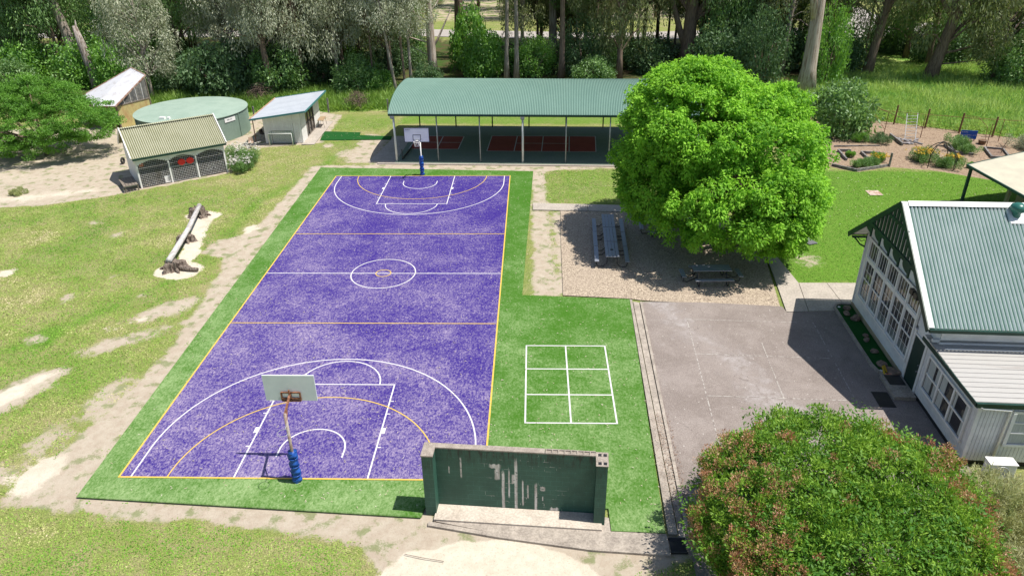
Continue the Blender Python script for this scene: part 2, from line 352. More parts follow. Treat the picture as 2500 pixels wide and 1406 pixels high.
    mulc = mix(t, vs_.outputs[0], (0.15, 0.095, 0.06), (0.42, 0.32, 0.23))
    mulc = mix(t, 0.35, mulc, (0.3, 0.22, 0.16))
    meac = mix(t, ramp(t, nl, 0.35, 0.62), (0.15, 0.32, 0.05), (0.33, 0.42, 0.13))
    meac = mix(t, 1.0, meac, blade, 'MULTIPLY')
    forc = mix(t, ramp(t, nl, 0.35, 0.65), (0.05, 0.09, 0.02), (0.09, 0.07, 0.035))
    farc = mix(t, ramp(t, nl, 0.45, 0.6), (0.4, 0.33, 0.24), (0.14, 0.2, 0.05))
    c = mix(t, mask(sb.outputs[1], 0.8, 0.2), g1, forc)
    c = mix(t, mask(sb.outputs[2], 0.8, 0.2), c, farc)
    c = mix(t, mask(sb.outputs[0], 0.5, 0.2), c, meac)
    c = mix(t, mask(sa.outputs[0], 0.95, 0.6), c, soilc)
    c = mix(t, mask(sa.outputs[1], 0.95, 0.8), c, sandc)
    c = mix(t, mask(A.outputs['Alpha'], 0.3, 0.2), c, mulc)
    t.links.new(c, b.inputs['Base Color'])
    bump(t, b, math_(t, 'ADD', noise(t, co, 30, 3, 0.8), math_(t, 'MULTIPLY', nf, 1.5)), 0.8, 0.03)
    me.materials.append(m)
build_ground()
# ------------------------------------------------------------------ artificial turf, court and markings
W, L = 13.35, 33.03
def turfmat(name, deep, pale, palespec, gscale=1.0):
    m, t, b = nodes(name); b.inputs['Roughness'].default_value = 0.9; b.inputs['Specular IOR Level'].default_value = 0.15
    co = objco(t); f1 = noise(t, co, 0.33, 5, 0.62, 0.5); f2 = noise(t, co, 1.7, 5, 0.7, 0.3)
    st = noise(t, objco(t, (2.2, 1.3, 1)), 3.6, 5, 0.85, 0.8); sp = noise(t, objco(t, (1.5, 1, 1)), 8, 3, 0.85)
    sx = t.nodes.new('ShaderNodeSeparateXYZ'); t.links.new(co, sx.inputs[0])
    # paler tone towards the near end and the left side
    near_pale = t.nodes.new('ShaderNodeMapRange'); near_pale.inputs['From Min'].default_value = 30; near_pale.inputs['From Max'].default_value = -2
    t.links.new(sx.outputs['Y'], near_pale.inputs['Value'])
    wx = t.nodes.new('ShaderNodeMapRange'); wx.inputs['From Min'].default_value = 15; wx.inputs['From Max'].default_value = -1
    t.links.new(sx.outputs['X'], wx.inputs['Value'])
    k = math_(t, 'ADD', math_(t, 'MULTIPLY', near_pale.outputs[0], palespec[0]), math_(t, 'MULTIPLY', wx.outputs[0], palespec[1]))
    s_ = math_(t, 'ADD', k, math_(t, 'MULTIPLY', math_(t, 'SUBTRACT', f1, 0.5), palespec[2]))
    s_ = math_(t, 'ADD', s_, math_(t, 'MULTIPLY', math_(t, 'SUBTRACT', f2, 0.5), palespec[2]*0.7))
    s_ = math_(t, 'ADD', s_, math_(t, 'MULTIPLY', math_(t, 'SUBTRACT', st, 0.5), palespec[3]))
    s_ = math_(t, 'ADD', s_, math_(t, 'MULTIPLY', math_(t, 'SUBTRACT', sp, 0.5), palespec[3]*1.1))
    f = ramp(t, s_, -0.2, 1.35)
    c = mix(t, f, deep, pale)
    t.links.new(c, b.inputs['Base Color'])
    bump(t, b, noise(t, co, 45, 3, 0.8), 0.7, 0.015)
    return m
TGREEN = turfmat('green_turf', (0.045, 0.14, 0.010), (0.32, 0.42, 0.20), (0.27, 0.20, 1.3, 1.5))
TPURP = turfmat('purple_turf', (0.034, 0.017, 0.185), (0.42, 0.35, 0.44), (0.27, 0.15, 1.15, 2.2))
TLAWN = turfmat('dark_green_turf', (0.010, 0.075, 0.014), (0.03, 0.14, 0.03), (0.1, 0.1, 0.6, 1.0))
mb = MB().prism([(-1.02, -0.97), (11.32, -1.73), (11.45, -1.0), (17.7, -1.3), (17.7, -2.3), (19.47, -2.36), (20.15, 13.58), (14.53, 14.0), (15.11, 34.1), (-1.75, 35.13)][::1], GZ-0.1, 0.0)
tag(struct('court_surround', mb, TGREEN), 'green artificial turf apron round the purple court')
# soft frayed turf rim
fr = MB().tube([(-1.02, -0.99, -0.02), (3, -1.235, -0.02), (7, -1.48, -0.025), (11.3, -1.75, -0.03)], [0.03, 0.045, 0.05, 0.055], 8)
tag(struct('turf_rim', fr, TGREEN), 'rolled near edge of the green turf')
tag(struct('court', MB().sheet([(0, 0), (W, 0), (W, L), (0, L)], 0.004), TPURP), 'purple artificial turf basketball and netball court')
lines = MB(); yl = MB()
def strip(m_, pts, w_, z):
    P = [Vector((p[0], p[1])) for p in pts]; Lf, Rt = [], []
    for i, p in enumerate(P):
        d = (P[min(i+1, len(P)-1)]-P[max(i-1, 0)]).normalized(); n = Vector((-d.y, d.x))*w_/2
        Lf.append(p+n); Rt.append(p-n)
    for i in range(len(P)-1): m_.add([(*Lf[i], z), (*Rt[i], z), (*Rt[i+1], z), (*Lf[i+1], z)], [(0, 1, 2, 3)])
def arc(cx, cy, r_, a0, a1, n=64): return [(cx+r_*math.cos(R(a0+(a1-a0)*i/n)), cy+r_*math.sin(R(a0+(a1-a0)*i/n))) for i in range(n+1)]
C = W/2; z1, z2, z3 = 0.008, 0.012, 0.016; lw = 0.06
def end(f):
    """markings of one end; f maps a distance from the baseline to y"""
    q = lambda pts: [(x, f(y)) for x, y in pts]
    k = 2.45
    strip(lines, q([(C-k, 0.03), (C-k, 5.8)]), lw, z1); strip(lines, q([(C+k, 0.03), (C+k, 5.8)]), lw, z1)
    strip(lines, q([(C-k-.03, 5.83), (C+k+.03, 5.83)]), lw, z2)
    strip(lines, q(arc(C, 5.83, 1.8, 0, 180)), lw, z1)
    strip(lines, q([(C-1.25, 1.15)]+arc(C, 1.55, 1.25, 180, 0, 40)+[(C+1.25, 1.15)]), lw, z1)
    strip(lines, q([(C-6.25, 0.03)]+arc(C, 1.55, 6.25, 180, 0, 90)+[(C+6.25, 0.03)]), lw, z1)
    for s_ in (-1, 1):
        x = C+s_*(k+0.03)
        for y in (1.75, 3.8, 4.65): strip(lines, q([(x, y), (x+s_*0.14, y)]), 0.05, z1)
        strip(lines, q([(x+s_*0.06, 2.55), (x+s_*0.06, 2.9)]), 0.14, z2)
    strip(yl, q(arc(C, 0.0, 4.9, 0, 180)), lw-.01, z3-.002)
end(lambda y: y); end(lambda y: L-y)
strip(lines, [(0.05, L/2), (W-0.05, L/2)], lw, z1); strip(lines, arc(C, L/2, 1.8, 0, 360, 96), lw, z2)
strip(yl, arc(C, L/2, 0.42, 0, 360, 48), lw-.01, z3)
for y in (L/3, 2*L/3): strip(yl, [(0.05, y), (W-0.05, y)], lw, z3)
for a, b_ in (((0, -.03), (0, L+.03)), ((W, -.03), (W, L+.03))): strip(yl, [a, b_], 0.07, z3)
for a, b_ in (((0.04, 0), (W-.04, 0)), ((0.04, L), (W-.04, L))): strip(yl, [a, b_], 0.07, z3)
LW = mat('white_line_paint', (0.62, 0.6, 0.6), (0.5, 0.47, 0.5), 14, 0.5, 0.75, 0.9)
LY = mat('yellow_line_paint', (0.62, 0.42, 0.06), (0.6, 0.38, 0.22), 8, 0.45, 0.75, 0.9)
tag(struct('white_court_markings', lines, LW), 'white basketball lines on the purple court')
tag(struct('yellow_court_markings', yl, LY), 'yellow netball lines on the purple court')
hx = MB()
for x in (14.8, 16.63, 18.46): strip(hx, [(x, 3.27), (x, 9.05)], 0.065, 0.008)
for y in (3.3, 5.19, 7.1, 9.02): strip(hx, [(14.84, y), (16.6, y)], 0.065, 0.009); strip(hx, [(16.66, y), (18.43, y)], 0.065, 0.009)
tag(struct('handball_markings', hx, LW), 'white grid of six squares on the green turf')
tag(struct('turf_path', MB().prism([(-4.2, 45.6), (-0.7, 45.2), (-0.6, 44.3), (2.4, 43.9), (2.5, 42.95), (-3.8, 42.75)], GZ-0.02, -0.03), TLAWN), 'dark green turf strip from the shed to the shelter')
# ------------------------------------------------------------------ hard surfaces
def asphaltmat():
    m, t, b = nodes('asphalt'); b.inputs['Roughness'].default_value = 0.9; b.inputs['Specular IOR Level'].default_value = 0.2
    co = objco(t); n1 = noise(t, co, 0.5, 6, 0.7, 0.6); n2 = noise(t, co, 28, 3, 0.8); n3 = noise(t, co, 2.2, 5, 0.75)
    c = mix(t, ramp(t, n1, 0.35, 0.68), (0.16, 0.125, 0.11), (0.28, 0.235, 0.215))
    c = mix(t, math_(t, 'MULTIPLY', ramp(t, n3, 0.55, 0.75), 0.6), c, (0.38, 0.34, 0.32))
    c = mix(t, 0.5, c, mix(t, ramp(t, n2, 0.3, 0.7), (0.12, 0.1, 0.09), (0.4, 0.35, 0.32)))
    # chalky scuffed track across the slab
    sx = t.nodes.new('ShaderNodeSeparateXYZ'); t.links.new(co, sx.inputs[0])
    ln = math_(t, 'ABSOLUTE', math_(t, 'ADD', math_(t, 'SUBTRACT', sx.outputs[0], 25.0), math_(t, 'MULTIPLY', math_(t, 'SUBTRACT', sx.outputs[1], 5.2), 0.42)))
    tr = ramp(t, math_(t, 'ADD', ln, math_(t, 'MULTIPLY', math_(t, 'SUBTRACT', n1, 0.5), 7.0)), 1.3, -0.6)
    c = mix(t, math_(t, 'MULTIPLY', math_(t, 'MULTIPLY', tr, ramp(t, n3, 0.3, 0.62)), 0.42), c, (0.5, 0.47, 0.47))
    # pale droppings and chalk flecks
    vo = N(t, 'ShaderNodeTexVoronoi'); vo.inputs['Scale'].default_value = 4.5; t.links.new(co, vo.inputs['Vector'])
    sv = t.nodes.new('ShaderNodeSeparateColor'); t.links.new(vo.outputs['Color'], sv.inputs[0])
    fl = math_(t, 'MULTIPLY', ramp(t, vo.outputs['Distance'], 0.17, 0.08), ramp(t, sv.outputs[0], 0.78, 0.8))
    c = mix(t, math_(t, 'MULTIPLY', fl, 0.6), c, (0.55, 0.52, 0.48))
    # cracks
    cr = N(t, 'ShaderNodeTexVoronoi', feature='DISTANCE_TO_EDGE'); cr.inputs['Scale'].default_value = 0.42
    wv = t.nodes.new('ShaderNodeVectorMath'); wv.operation = 'ADD'; nn = N(t, 'ShaderNodeTexNoise'); nn.inputs['Scale'].default_value = 1.6; nn.inputs['Detail'].default_value = 4
    t.links.new(co, nn.inputs['Vector']); t.links.new(co, wv.inputs[0]); t.links.new(nn.outputs['Color'], wv.inputs[1]); t.links.new(wv.outputs[0], cr.inputs['Vector'])
    ck = math_(t, 'MULTIPLY', ramp(t, cr.outputs['Distance'], 0.008, 0.002), ramp(t, n1, 0.52, 0.6))
    c = mix(t, math_(t, 'MULTIPLY', ck, 0.5), c, (0.08, 0.065, 0.06))
    t.links.new(c, b.inputs['Base Color']); bump(t, b, n2, 0.6, 0.01); return m
def gravelmat():
    m, t, b = nodes('pea_gravel'); b.inputs['Roughness'].default_value = 0.9
    co = objco(t); vo = N(t, 'ShaderNodeTexVoronoi'); vo.inputs['Scale'].default_value = 22; t.links.new(co, vo.inputs['Vector'])
    s_ = t.nodes.new('ShaderNodeSeparateColor'); t.links.new(vo.outputs['Color'], s_.inputs[0])
    c = mix(t, s_.outputs[0], (0.15, 0.11, 0.08), (0.56, 0.46, 0.35))
    c = mix(t, ramp(t, noise(t, co, 0.8, 4, 0.6), 0.35, 0.7), c, mix(t, 0.5, c, (0.34, 0.27, 0.21)))
    t.links.new(c, b.inputs['Base Color']); bump(t, b, vo.outputs['Distance'], 0.8, 0.02); return m
ASP, GRV = asphaltmat(), gravelmat()
GREENFLOOR = mat('green_painted_slab', (0.15, 0.20, 0.155), (0.18, 0.22, 0.175), 0.8, 0.3, 0.7, 0.8, fine=0.2)
struct('gravel', MB().sheet([(16.95, 26.0), (22.3, 25.6), (26, 25.2), (29.4, 24.5), (29.2, 19.2), (28.6, 18.6), (27.7, 12.6), (24, 13.2), (20.9, 13.5), (20.2, 13.7), (16.7, 14.05), (16.8, 20.2)], -0.038), GRV, 'brown gravel under the tree and picnic tables')
struct('asphalt', MB().sheet([(20.72, 13.35), (24, 13.3), (27.85, 12.9), (27.9, 12.3), (30.9, 12.5), (31.4, 12.5), (31.0, 0.5), (31.0, -12), (20.0, -12), (20.2, -0.9), (20.45, 7.1)], -0.028), ASP, 'worn grey asphalt yard beside the classroom')
pa = MB().prism([(15.1, 27.4), (18.8, 27.15), (18.8, 25.95), (15.1, 26.15)], GZ-.05, -0.012).prism([(18.83, 27.15), (22.3, 26.9), (22.3, 25.7), (18.83, 25.95)], GZ-.05, -0.015).prism([(22.33, 26.9), (26.5, 26.6), (26.5, 25.5), (22.33, 25.7)], GZ-.05, -0.012)
struct('concrete_path', pa, CONC, 'grey concrete footpath beside the turf')
pb = MB().prism([(28.75, 18.9), (29.3, 18.9), (29.5, 15.5), (29.0, 12.4), (27.9, 12.35)], GZ-.05, -0.018).prism([(29.53, 15.5), (31.0, 15.5), (31.0, 12.5), (29.03, 12.4)], GZ-.05, -0.015).prism([(31.03, 15.5), (45, 15.5), (45, 13.3), (31.03, 13.1)], GZ-.05, -0.018)
struct('concrete_apron', pb, CONC, 'pale concrete path wrapping the classroom corner')
ka = MB().prism([(19.56, -2.4), (19.86, -2.4), (20.28, 13.5), (20.16, 13.6)], GZ-.05, 0.0).prism([(19.9, -2.6), (20.12, -2.6), (20.62, 13.3), (20.32, 13.4)], GZ-.05, -0.045)
ka.prism([(20.14, -2.6), (20.26, -2.6), (20.76, 13.3), (20.65, 13.3)], GZ-.05, 0.02)
struct('concrete_kerb', ka, CONCD, 'stained concrete kerb and dish drain beside the turf')
gu = MB().prism([(11.7, -1.35), (17.3, -1.6), (17.68, -1.7), (17.68, -2.29), (19.5, -2.38), (19.5, -3.15), (17, -2.95), (14, -2.45), (11.85, -1.95)], GZ-.1, -0.03)
gu.prism([(11.6, -1.97), (14, -2.47), (17, -2.97), (19.5, -3.17), (19.5, -3.3), (17, -3.12), (14, -2.64), (11.6, -2.15)], GZ-.1, 0.0)
struct('concrete_gutter', gu, CONCD, 'stained concrete gutter in front of the hit wall')
ye = MB(); LA = mat('worn_line_paint', (0.4, 0.37, 0.34), (0.2, 0.165, 0.15), 6, 0.42, 0.58, 0.9)
for a, b_ in (((22.75, 11.57), (22.3, 3.3)), ((22.3, 3.3), (22.05, -1)), ((22.75, 11.57), (28.86, 11.25)), ((25.85, 9.42), (25.45, 3.2)), ((22.6, 8.44), (28.7, 8.1)), ((22.32, 5.23), (28.6, 4.93)), ((28.86, 11.25), (28.4, 3.6))):
    strip(ye, [a, b_], 0.045, -0.024+0.0007*len(ye.v)/4)
struct('asphalt_markings', ye, LA, 'faded white squares on the asphalt')
# shelter floor lies in the shelter's frame
def fr_(ox, oy, rz):
    c, s_ = math.cos(rz), math.sin(rz); return lambda x, y: (ox+x*c-y*s_, oy+x*s_+y*c)
SH = fr_(4.09, 36.66, R(-2.4))
struct('shelter_floor', MB().prism([SH(-0.1, -0.35), SH(24.4, -0.35), SH(24.4, 10.6), SH(-0.1, 10.6)], GZ-.05, 0.0), GREENFLOOR, 'green painted slab under the arched shelter')
struct('shelter_apron', MB().prism([SH(-2.3, -0.2), SH(-0.13, -0.2), SH(-0.13, 7.2), SH(-1.7, 7.2)], GZ-.05, -0.02).prism([SH(-1.5, -0.62), SH(24.4, -0.62), SH(24.4, -0.38), SH(-1.5, -0.38)], GZ-.05, -0.01), CONC, 'concrete margin along the shelter slab')
REDF = mat('red_court_paint', (0.28, 0.045, 0.035), (0.33, 0.06, 0.045), 1, 0.3, 0.7, 0.8)
struct('red_courts', MB().sheet([(4.72, 43.88), (8.94, 43.6), (8.77, 39.8), (4.55, 39.95)][::-1], 0.004).sheet([(11.42, 43.75), (20.6, 43.45), (20.32, 38.95), (11.22, 39.25)][::-1], 0.004), REDF, 'two dark red court rectangles on the shelter floor')
rl = MB()
for P in ([(4.72, 43.88), (8.94, 43.6), (8.77, 39.8), (4.55, 39.95), (4.72, 43.88)], [(11.42, 43.75), (20.6, 43.45), (20.32, 38.95), (11.22, 39.25), (11.42, 43.75)], [(7.07, 43.7), (6.95, 39.9)], [(13.7, 43.7), (13.5, 39.2)], [(16.0, 43.6), (15.8, 39.1)], [(18.3, 43.5), (18.1, 39.05)], [(13.6, 41.45), (18.2, 41.3)], [(4.65, 41.9), (8.85, 41.7)]):
    for i in range(len(P)-1): strip(rl, [P[i], P[i+1]], 0.07, 0.008+0.0006*(len(rl.v)/4))
struct('red_court_markings', rl, LW, 'pale lines on the red courts')
# far road and verge
struct('road', MB().sheet([(-120, 109), (-5, 107), (14, 103.6), (28, 101.2), (64, 105.5), (68, 112), (72, 130), (78, 130), (75, 112), (74, 107), (110, 118), (160, 140), (165, 132), (110, 104), (80, 98), (66, 94.5), (28, 95), (14, 96.5), (-5, 100), (-120, 101)][::-1], -0.02),
       mat('road_asphalt', (0.33, 0.3, 0.28), (0.4, 0.36, 0.33), 0.4, 0.3, 0.7, 0.9, fine=0.2), 'grey road beyond the trees')
# ------------------------------------------------------------------ foliage
def unit(a): return a/np.maximum(np.linalg.norm(a, axis=1, keepdims=True), 1e-9)
def leafmesh(name, P, D, Nn, Ln, Wd, tint):
    """one rhombic leaf per row: base point, direction, normal, length, width"""
    n = len(P); D = unit(D); S = unit(np.cross(D, Nn)); Ln = np.broadcast_to(Ln, n)[:, None]; Wd = np.broadcast_to(Wd, n)[:, None]
    v = np.stack([P, P+D*Ln*.45+S*Wd*.5, P+D*Ln, P+D*Ln*.45-S*Wd*.5], 1).reshape(-1, 3)
    me = bpy.data.meshes.new(name); me.vertices.add(4*n); me.vertices.foreach_set('co', v.ravel().astype(np.float32))
    me.loops.add(4*n); me.loops.foreach_set('vertex_index', np.arange(4*n, dtype=np.int32))
    me.polygons.add(n); me.polygons.foreach_set('loop_start', (np.arange(n)*4).astype(np.int32)); me.update()
    a = me.attributes.new('tint', 'FLOAT', 'POINT'); a.data.foreach_set('value', np.repeat(np.clip(tint, 0, 1), 4).astype(np.float32))
    return me
def clumps(cen, rad, per, L0, W0, up=0.6, droop=0.2, flat=0.7, r=None, outward=None, tb=0.5, tv=0.35):
    """leaves scattered in small clumps; returns arrays for leafmesh"""
    r = r or rng; k = len(cen); n = k*per
    q = r.normal(size=(n, 3)); q = unit(q)*np.cbrt(r.random((n, 1)))**0.8
    rr = np.repeat(rad, per)[:, None]; P = np.repeat(cen, per, 0)+q*rr*np.array([1, 1, flat])
    D = q*np.array([1, 1, 0.4])+r.normal(size=(n, 3))*0.5; D[:, 2] -= droop
    Nn = r.normal(size=(n, 3))*(1-up)+np.array([0, 0, 1.0])*up+q*0.3
    t_ = np.repeat(np.clip(tb+r.normal(size=k)*tv*0.6, 0, 1), per)+r.normal(size=n)*tv*0.5
    return P, D, Nn, L0*(0.7+0.6*r.random(n)), W0*(0.7+0.6*r.random(n)), t_
def shell(blobs, n, r=None, inner=0.72, zmin=None, lump=0.12):
    """points near the surface of a union of ellipsoids, area-weighted"""
    r = r or rng; A = np.array([b[3]*b[4]+b[4]*b[5]+b[3]*b[5] for b in blobs]); A = A/A.sum(); out = []
    while sum(len(o) for o in out) < n:
        i = r.choice(len(blobs), size=n*2, p=A); B = np.array(blobs, float)[i]
        q = unit(r.normal(size=(n*2, 3))); s_ = inner+(1-inner)*np.sqrt(r.random((n*2, 1)))
        s_ = s_*(1+lump*r.normal(size=(n*2, 1)))
        P = B[:, :3]+q*s_*B[:, 3:6]; ok = np.ones(len(P), bool)
        for b in blobs: ok &= (((P-np.array(b[:3]))/np.array(b[3:6]))**2).sum(1) > (inner*0.93)**2
        if zmin is not None: ok &= P[:, 2] > zmin
        out.append(P[ok])
    P = np.concatenate(out)[:n]; return P
def addleaf(name, arrs, m, parent):
    A = [np.concatenate([a[i] for a in arrs]) for i in range(6)]
    me = leafmesh(name, *A); me.materials.append(m)
    o = bpy.data.objects.new(name, me); col.objects.link(o); o.parent = parent; return o
BARK = mat('smooth_grey_bark', (0.44, 0.38, 0.33), (0.2, 0.16, 0.13), 2.2, 0.35, 0.65, 0.9, stretch=(3, 3, 0.35), bmp=0.7, bscale=8, bdist=0.05)
BARKP = mat('pale_gum_bark', (0.47, 0.40, 0.34), (0.22, 0.15, 0.11), 1.8, 0.42, 0.68, 0.85, stretch=(3.5, 3.5, 0.25), bmp=0.7, bscale=8, bdist=0.05)
BARKD = mat('dark_rough_bark', (0.14, 0.095, 0.07), (0.26, 0.19, 0.145), 3, 0.35, 0.65, 0.95, stretch=(3, 3, 0.4), bmp=0.8, bscale=9, bdist=0.05)
BARKX = mat('dead_silver_wood', (0.42, 0.37, 0.34), (0.12, 0.08, 0.06), 2.4, 0.42, 0.62, 0.9, stretch=(4, 4, 0.4), bmp=0.6, bscale=8, bdist=0.04)
LSILV = leafmat('silver_gum_leaf', (0.20, 0.235, 0.14), (0.52, 0.54, 0.40), 0.24, 0.04)
LOLIV = leafmat('olive_gum_leaf', (0.08, 0.11, 0.03), (0.29, 0.33, 0.14), 0.34, 0.04)
LMIDG = leafmat('mid_green_leaf', (0.06, 0.15, 0.035), (0.21, 0.37, 0.09), 0.28, 0.05)
LBRIG = leafmat('bright_shrub_leaf', (0.07, 0.2, 0.02), (0.23, 0.46, 0.06), 0.35, 0.05)
LDARK = leafmat('dark_shrub_leaf', (0.04, 0.10, 0.035), (0.15, 0.25, 0.10), 0.25, 0.03)
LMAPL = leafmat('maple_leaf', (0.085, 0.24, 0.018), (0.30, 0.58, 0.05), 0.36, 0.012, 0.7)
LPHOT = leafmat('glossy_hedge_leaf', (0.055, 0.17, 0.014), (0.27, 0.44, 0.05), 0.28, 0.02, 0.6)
LRED = leafmat('bronze_new_leaf', (0.40, 0.12, 0.06), (0.52, 0.33, 0.17), 0.3, 0.06)
LWISP = leafmat('feathery_leaf', (0.17, 0.28, 0.07), (0.52, 0.50, 0.28), 0.3, 0.03)
LROB = leafmat('fine_green_leaf', (0.04, 0.13, 0.014), (0.17, 0.37, 0.045), 0.35, 0.02)
PETW = leafmat('white_petal', (0.5, 0.5, 0.45), (0.66, 0.62, 0.6), 0.2, 0.03)
PETY = leafmat('yellow_petal', (0.5, 0.3, 0.02), (0.62, 0.42, 0.03), 0.2, 0.03)
# gum crown archetypes, each with its own limbs, origin at the crown's foot on the trunk axis
def gum_crown(seed, rx, h, n, per, droop, L0, W0, crad):
    r = np.random.default_rng(seed)
    a = r.random(n)*2*math.pi; z = h*(0.03+0.97*r.random(n)**0.9); prof = rx*np.sqrt(np.clip(1-((z/h-0.42)/0.62)**2, 0.08, 1))
    rad = prof*np.sqrt(0.12+0.88*r.random(n)); cen = np.stack([rad*np.cos(a), rad*np.sin(a), z], 1)
    arr = clumps(cen, crad*(0.7+0.6*r.random(n)), per, L0, W0, up=0.15, droop=droop, flat=1.15, r=r)
    me = leafmesh('foliage', *arr)
    lm = MB()
    for i in range(0, n, 2):
        c = cen[i]; z0 = max(0.0, c[2]-0.9*math.hypot(c[0], c[1]))
        lm.tube([(0, 0, z0), (c[0]*.5, c[1]*.5, (z0+c[2])/2+.3), tuple(c)], [0.09, 0.055, 0.02], 5, False)
    return me, lm.mesh('branch', True), h
CROWNS = [gum_crown(101, 3.6, 10, 62, 230, 1.0, 0.26, 0.085, 1.0), gum_crown(102, 3.0, 8.5, 50, 230, 1.2, 0.24, 0.08, 0.9),
          gum_crown(103, 4.4, 11, 74, 230, 1.1, 0.28, 0.09, 1.1), gum_crown(104, 2.4, 9, 42, 230, 1.3, 0.24, 0.08, 0.85)]
def child_mesh(name, me, m, parent, loc=(0, 0, 0), rz=0.0, s=(1, 1, 1)):
    o = bpy.data.objects.new(name, me); col.objects.link(o); o.parent = parent; o.location = loc; o.rotation_euler = (0, 0, rz); o.scale = s
    if len(me.materials) == 0: me.materials.append(m)
    o.material_slots[0].link = 'OBJECT'; o.material_slots[0].material = m
    return o
def gum(x, y, r0, h, cz, kind, leaf, bark, label, group=None, lean=(0, 0), cs=1.0, fork=None, flare=1.35, name='gum_tree', two=True, bare=False):
    t = thing(name, label, 'tree', (x, y, GZ), 0, group)
    pts, rad = [], []
    ph = random.random()*6
    for i in range(9):
        f = i/8; pts.append((lean[0]*f*h/10+0.16*math.sin(ph+3*f), lean[1]*f*h/10+0.12*math.cos(ph+2.2*f), f*h-0.15)); rad.append(r0*(1-0.68*f)*(1+(flare-1)*max(0, 1-f*9)))
    mb = MB().tube(pts, rad, 12)
    if fork:
        for (z, ang, ln, up_, rr) in fork:
            k = min(8, int(z/h*8)); p = Vector(pts[k])*(1-(z/h*8-k))+Vector(pts[min(8, k+1)])*(z/h*8-k); dx, dy = math.cos(R(ang)), math.sin(R(ang))
            mb.tube([p, p+Vector((dx*ln*.35, dy*ln*.35, up_*.3)), p+Vector((dx*ln*.7, dy*ln*.7, up_*.68)), p+Vector((dx*ln, dy*ln, up_))], [rr, rr*.8, rr*.55, rr*.25], 8)
    mb.build('trunk', bark, t, smooth=True)
    if bare: return t
    ms, ml, ch = CROWNS[kind]; zf = cz/h
    sc_ = (cs, cs, cs*max(0.75, (h+1.5-cz)/ch)); loc = (lean[0]*zf*h/10, lean[1]*zf*h/10, cz); rz = random.random()*6.28
    child_mesh('foliage', ms, leaf, t, loc, rz, sc_); child_mesh('branch', ml, bark, t, loc, rz, sc_)
    return t
